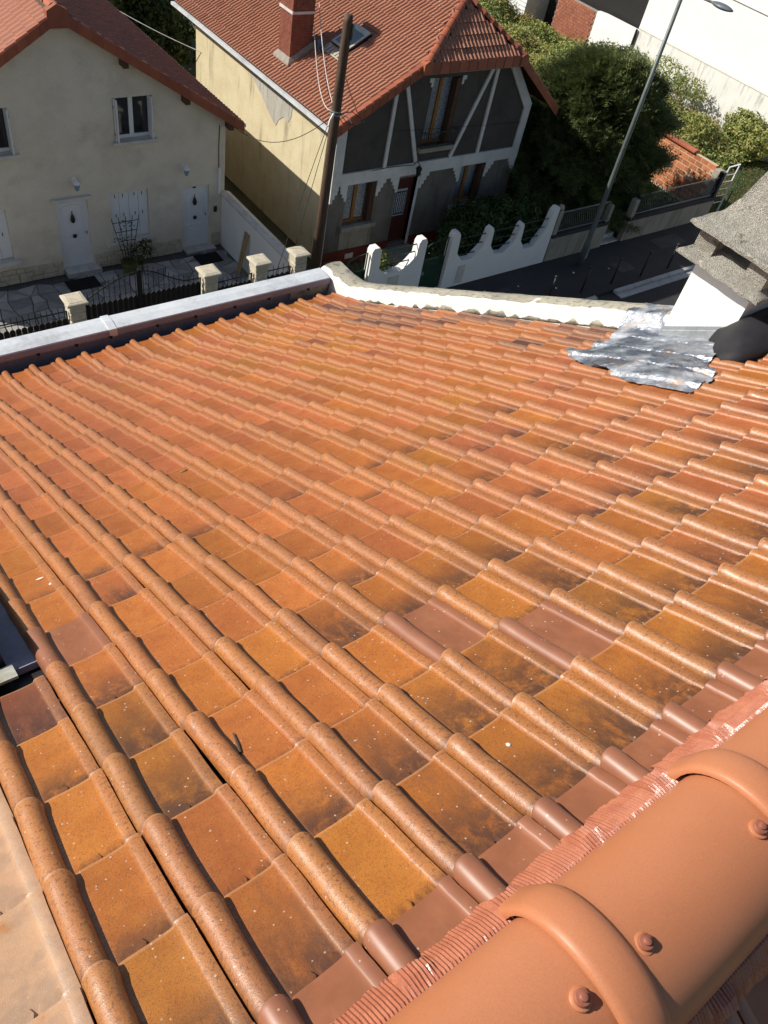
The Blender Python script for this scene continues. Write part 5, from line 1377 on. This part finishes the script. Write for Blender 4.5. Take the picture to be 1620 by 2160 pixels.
m = MB(); m.box(40.6, 46, 29.3, 38, G - 0.1, -7.0); tag(m.build('dark_shed', M_DARKBOX), 'dark weathered shed beside the white building', 'shed')
rbw = thing('red_brick_wall', 'weathered red brick wall section beyond the rough white wall', 'wall', (40.1, 33.4, G))
MB().box(40.02, 40.22, 32.05, 35.0, G - 0.1, -10.06).build('mortar_core', M_MORTAR, rbw)
bm = MB().box(0, 0.1, 0.006, 0.214, 0.005, 0.145).mesh('brick'); bm.materials.append(M_BRICK)
for row in range(14):
    for k in range(13):
        y = 32.05 + 0.22 * k + (0.11 if row % 2 else 0)
        piece('brick', bm, rbw, Matrix.Translation((39.98 + br.uniform(-.008, .004), y, G + 0.1 + row * 0.15)))
ws = thing('white_slat_shed', 'white slatted shed at the top edge behind the wild plants', 'shed', (39.5, 38.5, G))
MB().box(38.8, 42, 36.2, 42, G, -10.2).build('wall', M_SILL, ws)
for k in range(9): MB().box(38.74, 38.8, 36.2, 42, G + 0.3 + 0.2 * k, G + 0.47 + 0.2 * k).build('slat', M_PVC, ws)

# ------------------------------------------------------------------ poles, lamp, cables
up = thing('utility_pole', 'dark wooden utility pole with cables before the ochre wall', 'pole', (11.93, 16.8, G))
MB().tube([(11.86, 16.8, G - 0.1), (11.93, 16.8, -8.5), (12.0, 16.8, -4.42), (12.0, 16.8, -4.28)], [0.155, 0.135, 0.115, 0.10], 14).build('shaft', M_POLE, up, True)
m = MB(); m.tube([(12.08, 16.74, -4.75), (12.10, 16.70, -4.6), (12.13, 16.74, -4.5)], 0.02, 6); m.box(12.08, 12.11, 16.66, 16.82, -4.80, -4.45); m.build('bracket', M_GALV, up)
for z in (-6.48, -6.56): MB().lathe([(0.14, 0.0), (0.145, 0.015), (0.14, 0.03)], (11.955, 16.8, z), 12).build('collar', M_GALV, up)
m = MB(); m.tube([(11.85, 16.72, -6.5), (11.72, 16.66, -6.62), (11.66, 16.62, -6.75)], 0.035, 6); m.tube([(12.05, 16.72, -6.5), (12.25, 16.68, -6.6), (12.4, 16.66, -6.75)], 0.012, 5); m.build('anchor', M_SILL, up)
def cable(label, a, b, sag, rad, mat, n=14, cat='cable'):
    a = Vector(a); b = Vector(b); pts = []
    for k in range(n + 1):
        t = k / n; p = a.lerp(b, t); p.z -= sag * 4 * t * (1 - t); pts.append(p)
    return tag(MB().tube(pts, rad, 5).build('cable', mat), label, cat)
cable('white cable curving from the utility pole to the brick chimney foot', (11.95, 16.85, -6.45), (14.42, 21.75, -6.3), 0.75, 0.012, M_WIRE_W)
cable('white cable rising from the utility pole past the chimney', (11.95, 16.85, -6.45), (14.9, 22.3, -5.9), 0.35, 0.012, M_WIRE_W)
cable('thin dark cable from the cream house eave to the utility pole', (11.2, 20.6, -8.45), (11.85, 16.8, -6.6), 0.55, 0.010, M_WIRE_D)
cable('thin cable stretched behind the gap between both houses', (9.5, 33, -7.4), (13.42, 27.0, -8.9), 0.25, 0.012, M_WIRE_W)
cable('left of two dark wires dropping down the utility pole', (11.75, 16.75, -6.7), (10.2, 16.5, -11.2), -0.1, 0.009, M_WIRE_D)
cable('right of two dark wires dropping down the utility pole', (11.80, 16.75, -6.75), (10.65, 16.5, -11.3), -0.1, 0.009, M_WIRE_D)
m = MB(); m.tube([(12.05, 16.7, -6.5), (12.35, 16.6, -6.45), (12.65, 16.6, -6.65), (12.75, 16.62, -6.95)], 0.010, 5); m.tube([(12.05, 16.7, -6.52), (12.25, 16.62, -6.75), (12.5, 16.6, -6.8), (12.8, 16.6, -6.72)], 0.010, 5); tag(m.build('loose_wires', M_WIRE_D), 'loose curled wire ends on the utility pole', 'wire')
lp = thing('street_lamp', 'tall grey green street lamp post leaning across the conifer', 'street lamp', (22.62, 15.3, G))
MB().tube([(22.62, 15.3, G), (22.61, 15.3, G + 0.9), (22.6, 15.3, G + 1.0), (22.52, 15.3, -8), (22.45, 15.3, -3.6)], [0.12, 0.12, 0.09, 0.075, 0.055], 14).build('post', M_LAMPPOST, lp, True)
MB().tube([(22.45, 15.3, -3.62), (22.45, 15.22, -3.50), (22.45, 14.9, -3.46), (22.45, 14.25, -3.44)], 0.032, 8).build('arm', M_GALV, lp, True)
def hd(t): return 0.02 + 0.15 * math.sin(math.pi * min(1, t * 0.92 + 0.05)) ** 0.7
MB().loft([[(22.45 + hd(t) * math.cos(a), 14.3 - 0.72 * t, -3.43 + 0.075 * math.sin(a) * (hd(t) / 0.17)) for a in [2 * math.pi * k / 14 for k in range(14)]] for t in np.linspace(0, 1, 10)]).build('lamp_head', M_LAMPHEAD, lp, True)
MB().box(22.56, 22.68, 15.165, 15.18, G + 0.35, G + 0.75).build('access_door', M_GALV, lp)
m = MB(); m.lathe([(0.0, 0.12), (0.07, 0.1), (0.09, 0.05), (0.09, -0.3)], (12.05, 16.35, -10.95), 12); m.tube([(12.05, 16.35, G), (12.05, 16.35, -11.2)], 0.05, 8); tag(m.build('gate_bollard', M_GALV, None, True), 'grey capped post just right of the last stone pillar', 'post')

# ------------------------------------------------------------------ plants
rg = np.random.default_rng(11)
# conifer: drooping sprays around a broad cone
con = thing('conifer_tree', 'large dense dark conifer between the timbered house and the lamp post', 'tree', (25.6, 18.9, G))
MB().tube([(25.6, 18.9, G - 0.1), (25.6, 18.9, -9), (25.55, 18.9, -7.4)], [0.22, 0.14, 0.03], 9).build('trunk', M_BARK, con, True)
def conifer_mesh(c, rx, ry, z0, z1, n, seed):
    rg = np.random.default_rng(seed)
    h = rg.random(n) ** 0.85; ang = rg.uniform(0, 2 * np.pi, n)
    prof = np.clip(np.sqrt(np.clip(1 - h ** 2.8, 0, 1)), 0, 1) * (0.86 + 0.14 * np.sin(ang * 9 + h * 22)) * (0.9 + 0.1 * np.sin(ang * 5 + 3 * h * 9))
    dep = 1 - 0.30 * rg.random(n) ** 2.0
    base = np.stack([c[0] + rx * prof * dep * np.cos(ang), c[1] + ry * prof * dep * np.sin(ang), z0 + (z1 - z0) * h], 1)
    out = np.stack([np.cos(ang), np.sin(ang), rg.normal(0.05, 0.35, n) + 0.5 * h], 1); out += rg.normal(0, 0.28, (n, 3)); out /= np.linalg.norm(out, axis=1)[:, None]
    side = np.cross(out, np.array([0, 0, 1.0]) + rg.normal(0, 0.4, (n, 3))); side /= np.linalg.norm(side, axis=1)[:, None]
    L = rg.uniform(0.35, 0.8, n)[:, None]
    Vs = []
    dz = np.array([0, 0, 1.0])
    def tri(p0, p1, wv): Vs.append(np.stack([p0 - wv, p0 + wv, p1], 1))
    tri(base, base + out * L + dz * 0.05 * L, side * 0.018)
    for k, f in enumerate((0.12, 0.3, 0.48, 0.64, 0.8)):
        p = base + out * L * f
        for s in (-1, 1):
            q = p + (out * 0.62 + side * s * 0.9) * L * (0.46 * (1.05 - f)) + dz * rg.normal(0, 0.03, (n, 1))
            tri(p, q, out * 0.026)
    T = np.concatenate(Vs, 0)
    return T.reshape(-1, 3), np.arange(len(T) * 3).reshape(-1, 3)
V, F = conifer_mesh((25.3, 19.0), 4.4, 2.9, G + 0.1, -6.9, 24000, 5)
link_mesh('crown', np_mesh('crown', V, F), M_CONIFER, con)
V, F = conifer_mesh((25.3, 19.0), 3.7, 2.3, G + 0.1, -7.5, 8000, 6)
link_mesh('inner_crown', np_mesh('inner_crown', V, F), M_CONIFER, con)
# wild growth behind: one mass nobody could count
def hgt(x, y):
    return G + (1.25 + 0.36 * np.sin(x * 0.55 + 1.0) * np.cos(y * 0.5) + 0.28 * np.sin(x * 1.4 + y * 0.9) + 0.2 * np.sin(y * 2.1 - x)) * (1 - 0.6 * np.clip((x - 36.5) / 3, 0, 1))
n = 110000
x = rg.uniform(22.5, 39.7, n); y = rg.uniform(18.2, 38, n)
keep = ~((x < 31.9) & (x > 31.1) & (y < 20.5)) & ~((x > 31.4) & (y < 18.6 + 0.06 * (x - 31))) & ~((x < 31.3) & (y < 20.2))
x, y = x[keep], y[keep]
edge = np.clip((y - 18.2) / 2.5, 0.25, 1) 
zt = G - 0.1 + (hgt(x, y) + 0.25 * np.clip((y - 24) / 8, 0, 1.5) * (x < 36) - G) * edge
z = zt - np.abs(rg.normal(0, 0.18, len(x)))
P = np.stack([x, y, z], 1); N = np.tile([(-0.2, -0.3, 1.0)], (len(x), 1))
V, F = leaf_cloud(P, N, 0.068, rg, 2, 0.6, 1.1)
o = link_mesh('wild_vegetation', np_mesh('wild_vegetation', V, F), M_WEED); o['kind'] = 'stuff'; tag(o, 'tangle of sunlit weeds and brambles below the white walls', 'vegetation')
n = 5000
x = rg.uniform(24, 39.5, n); y = rg.uniform(20.5, 37, n); k2 = (np.sin(x * 1.1 + 2) * np.cos(y * 0.8) > 0.35); x, y = x[k2], y[k2]
zt = hgt(x, y) + 0.12
V, F = leaf_cloud(np.stack([x, y, zt], 1), np.tile([(0, -0.2, 1.0)], (len(x), 1)), 0.10, rg, 3, 0.3, 1.1)
o = link_mesh('dry_weeds', np_mesh('dry_weeds', V, F), M_DRY); o['kind'] = 'stuff'; tag(o, 'dry yellow weed heads scattered over the wild plants', 'vegetation')
# lawn
n = 26000
x = rg.uniform(31.9, 40, n); y = rg.uniform(13.9, 19.6, n)
V, F = leaf_cloud(np.stack([x, y, np.full(n, G - 0.06)], 1), np.tile([(0.9, 0.3, 0.2)], (n, 1)), 0.06, rg, 1, 0.25, 0.6)
o = link_mesh('lawn', np_mesh('lawn', V, F), M_GRASS); o['kind'] = 'stuff'
struct('lawn_soil', MB().box(31.8, 40, 16.25, 19.6, G - 0.15, G - 0.09), M_SOIL)
def bush(label, blobs, mat, dens, size, seed, name='bush', group=None, stem=True):
    c = blobs[0][0]; t = thing(name, label, 'bush', (c[0], c[1], G), group)
    crown(t, 'foliage', mat, blobs, dens, size, seed)
    if stem: MB().tube([(c[0], c[1], G - 0.1), (c[0] + 0.05, c[1], c[2])], [0.05, 0.02], 6).build('stem', M_BARK, t)
bush('dark ivy hedge spilling over the scalloped white wall', [((17.6, 16.9, -11.4), (0.9, 0.6, 0.75)), ((18.6, 17.0, -11.1), (0.9, 0.7, 0.8)), ((19.7, 17.0, -11.0), (0.95, 0.75, 0.85)), ((20.6, 16.9, -11.1), (0.7, 0.65, 0.8)), ((19.2, 17.6, -11.2), (1.5, 0.8, 0.7))], M_IVY, 420, 0.06, 21, 'hedge')
bush('small bright shrub in the dip of the short white wall', [((13.95, 16.35, -11.0), (0.22, 0.25, 0.4)), ((14.15, 16.35, -11.2), (0.2, 0.2, 0.25))], M_WEED, 700, 0.05, 22)
bush('green shrub behind the railing below the clay block wall', [((27.3, 16.9, -11.5), (1.2, 0.5, 0.55)), ((28.6, 16.8, -11.7), (0.8, 0.45, 0.45))], M_IVY, 500, 0.06, 23)
bush('leafy bush against the white wall at the right edge above the lawn', [((39.1, 20.2, -11.3), (0.8, 1.2, 0.8)), ((38.7, 19.3, -11.5), (0.6, 0.9, 0.6))], M_WEED, 420, 0.075, 24)
bush('loose leafy bush rising against the white wall behind the lamp post', [((38.6, 25.4, -10.7), (0.9, 1.3, 0.75)), ((39.0, 24.0, -10.9), (0.7, 1.0, 0.6))], M_WEED, 160, 0.06, 25)
bush('young conifer foliage beside the steps in the concrete wall', [((25.0, 17.4, -11.5), (0.7, 0.5, 0.7))], M_CONIFER, 500, 0.06, 26)
# trees seen between the two houses
for lab, blobs, sd, tk in (('dark tree behind the gap between the two houses', [((12.6, 33.5, -9.6), (1.9, 1.7, 1.9)), ((14.2, 33, -10.6), (1.6, 1.4, 1.6)), ((11.6, 34.5, -8.4), (1.6, 1.5, 1.4))], 31, (12.8, 33.5)),
                           ('yellowing tree at the top edge behind the cream house roof', [((13.2, 37, -9.4), (1.8, 1.6, 1.7)), ((15.2, 38, -10.6), (1.8, 1.6, 1.8)), ((16.4, 36.5, -11.4), (1.3, 1.3, 1.2))], 32, (14.4, 37.4))):
    t = thing('tree', lab, 'tree', (tk[0], tk[1], G), 'trees behind the houses')
    crown(t, 'crown', M_DARKTREE, blobs, 150, 0.11, sd)
    MB().tube([(tk[0], tk[1], G - 0.15), (tk[0] + 0.1, tk[1], -10.5), (tk[0] - 0.1, tk[1], -9)], [0.2, 0.15, 0.06], 8).build('trunk', M_BARK, t, True)
# ------------------------------------------------------------------ small litter lying on the near roof
M_CHALK = pm('chalky_white', (0.70, 0.67, 0.60), (0.55, 0.52, 0.46), 30, 0.9)
M_TWIG = pm('dry_twig', (0.10, 0.07, 0.045), None, 30, 0.8)
M_DRYLEAF = pm('dry_leaf', (0.33, 0.16, 0.07), (0.22, 0.11, 0.05), 40, 0.8)
M_STONE = pm('grey_grit', (0.30, 0.26, 0.21), (0.2, 0.17, 0.14), 30, 0.9)
lr = random.Random(17)
def pan_h(s):
    r = s / TL; return 0.016 * (1 - (math.ceil(r) - r)) - 0.001
def lump(name, label, cat, x, s, sx, sy, hz, mat, n=9, group=None):
    rings = []
    for f, hh in ((1.0, 0.0), (0.85, 0.6), (0.45, 1.0)):
        rings.append([rp(x + sx * f * math.cos(2 * math.pi * k / n) * lr.uniform(0.7, 1.25), s + sy * f * math.sin(2 * math.pi * k / n) * lr.uniform(0.7, 1.25), pan_h(s) + hz * hh * lr.uniform(0.8, 1.1)) for k in range(n)])
    return tag(MB().loft(rings).build(name, mat, None, True), label, cat, group)
lump('bird_dropping', 'white bird splash on the red tiles left of the middle of the roof', 'bird dropping', 1.71, 4.349, 0.03, 0.022, 0.004, M_CHALK)
lump('bird_dropping', 'white splash on the ochre tile just below the two brown replacement tiles', 'bird dropping', 0.612, 0.224, 0.007, 0.009, 0.004, M_CHALK)
lump('lichen_spot', 'pale oval lichen spot on the spotted tile beside the roof window', 'lichen', -0.102, 2.443, 0.018, 0.010, 0.0015, M_CHALK)
lump('stone_chip', 'white stone chip right of the oval lichen spot near the roof window', 'stone', -0.076, 2.35, 0.012, 0.008, 0.008, M_CHALK)
lump('lichen_spot', 'pale round lichen spot on the tile below the red tiles at centre left', 'lichen', 0.422, 2.012, 0.009, 0.009, 0.0015, M_CHALK)
lump('lichen_spot', 'pale lichen spot on the tile two rows right of the roof window', 'lichen', 0.192, 2.056, 0.010, 0.008, 0.0015, M_CHALK)
lump('lichen_spot', 'pale lichen spot on the ochre tile at the bottom edge of the picture', 'lichen', -0.393, 0.264, 0.010, 0.012, 0.0015, M_CHALK)
lump('grit_heap', 'small heap of crumbled grit on the dark stained tile at the left edge', 'grit', -0.305, 1.427, 0.018, 0.016, 0.012, M_STONE)
lump('pebble', 'tiny pebble on the orange tile right of the grit heap', 'stone', -0.181, 1.49, 0.006, 0.005, 0.006, M_STONE)
lump('moss_clump', 'grey moss clump against a roll high on the red tiles', 'moss', 1.505, 3.77, 0.028, 0.02, 0.02, M_STONE)
lump('dry_leaf', 'curled dry leaf scrap on the red tiles at centre left', 'leaf', 0.889, 3.148, 0.026, 0.012, 0.008, M_DRYLEAF)
tag(MB().tube([rp(0.046, 0.74, 0.010), rp(0.056, 0.775, 0.011), rp(0.068, 0.83, 0.013)], [0.004, 0.0045, 0.003], 6).build('twig', M_TWIG), 'short dark twig lying beside a roll on the lower left tiles', 'twig')
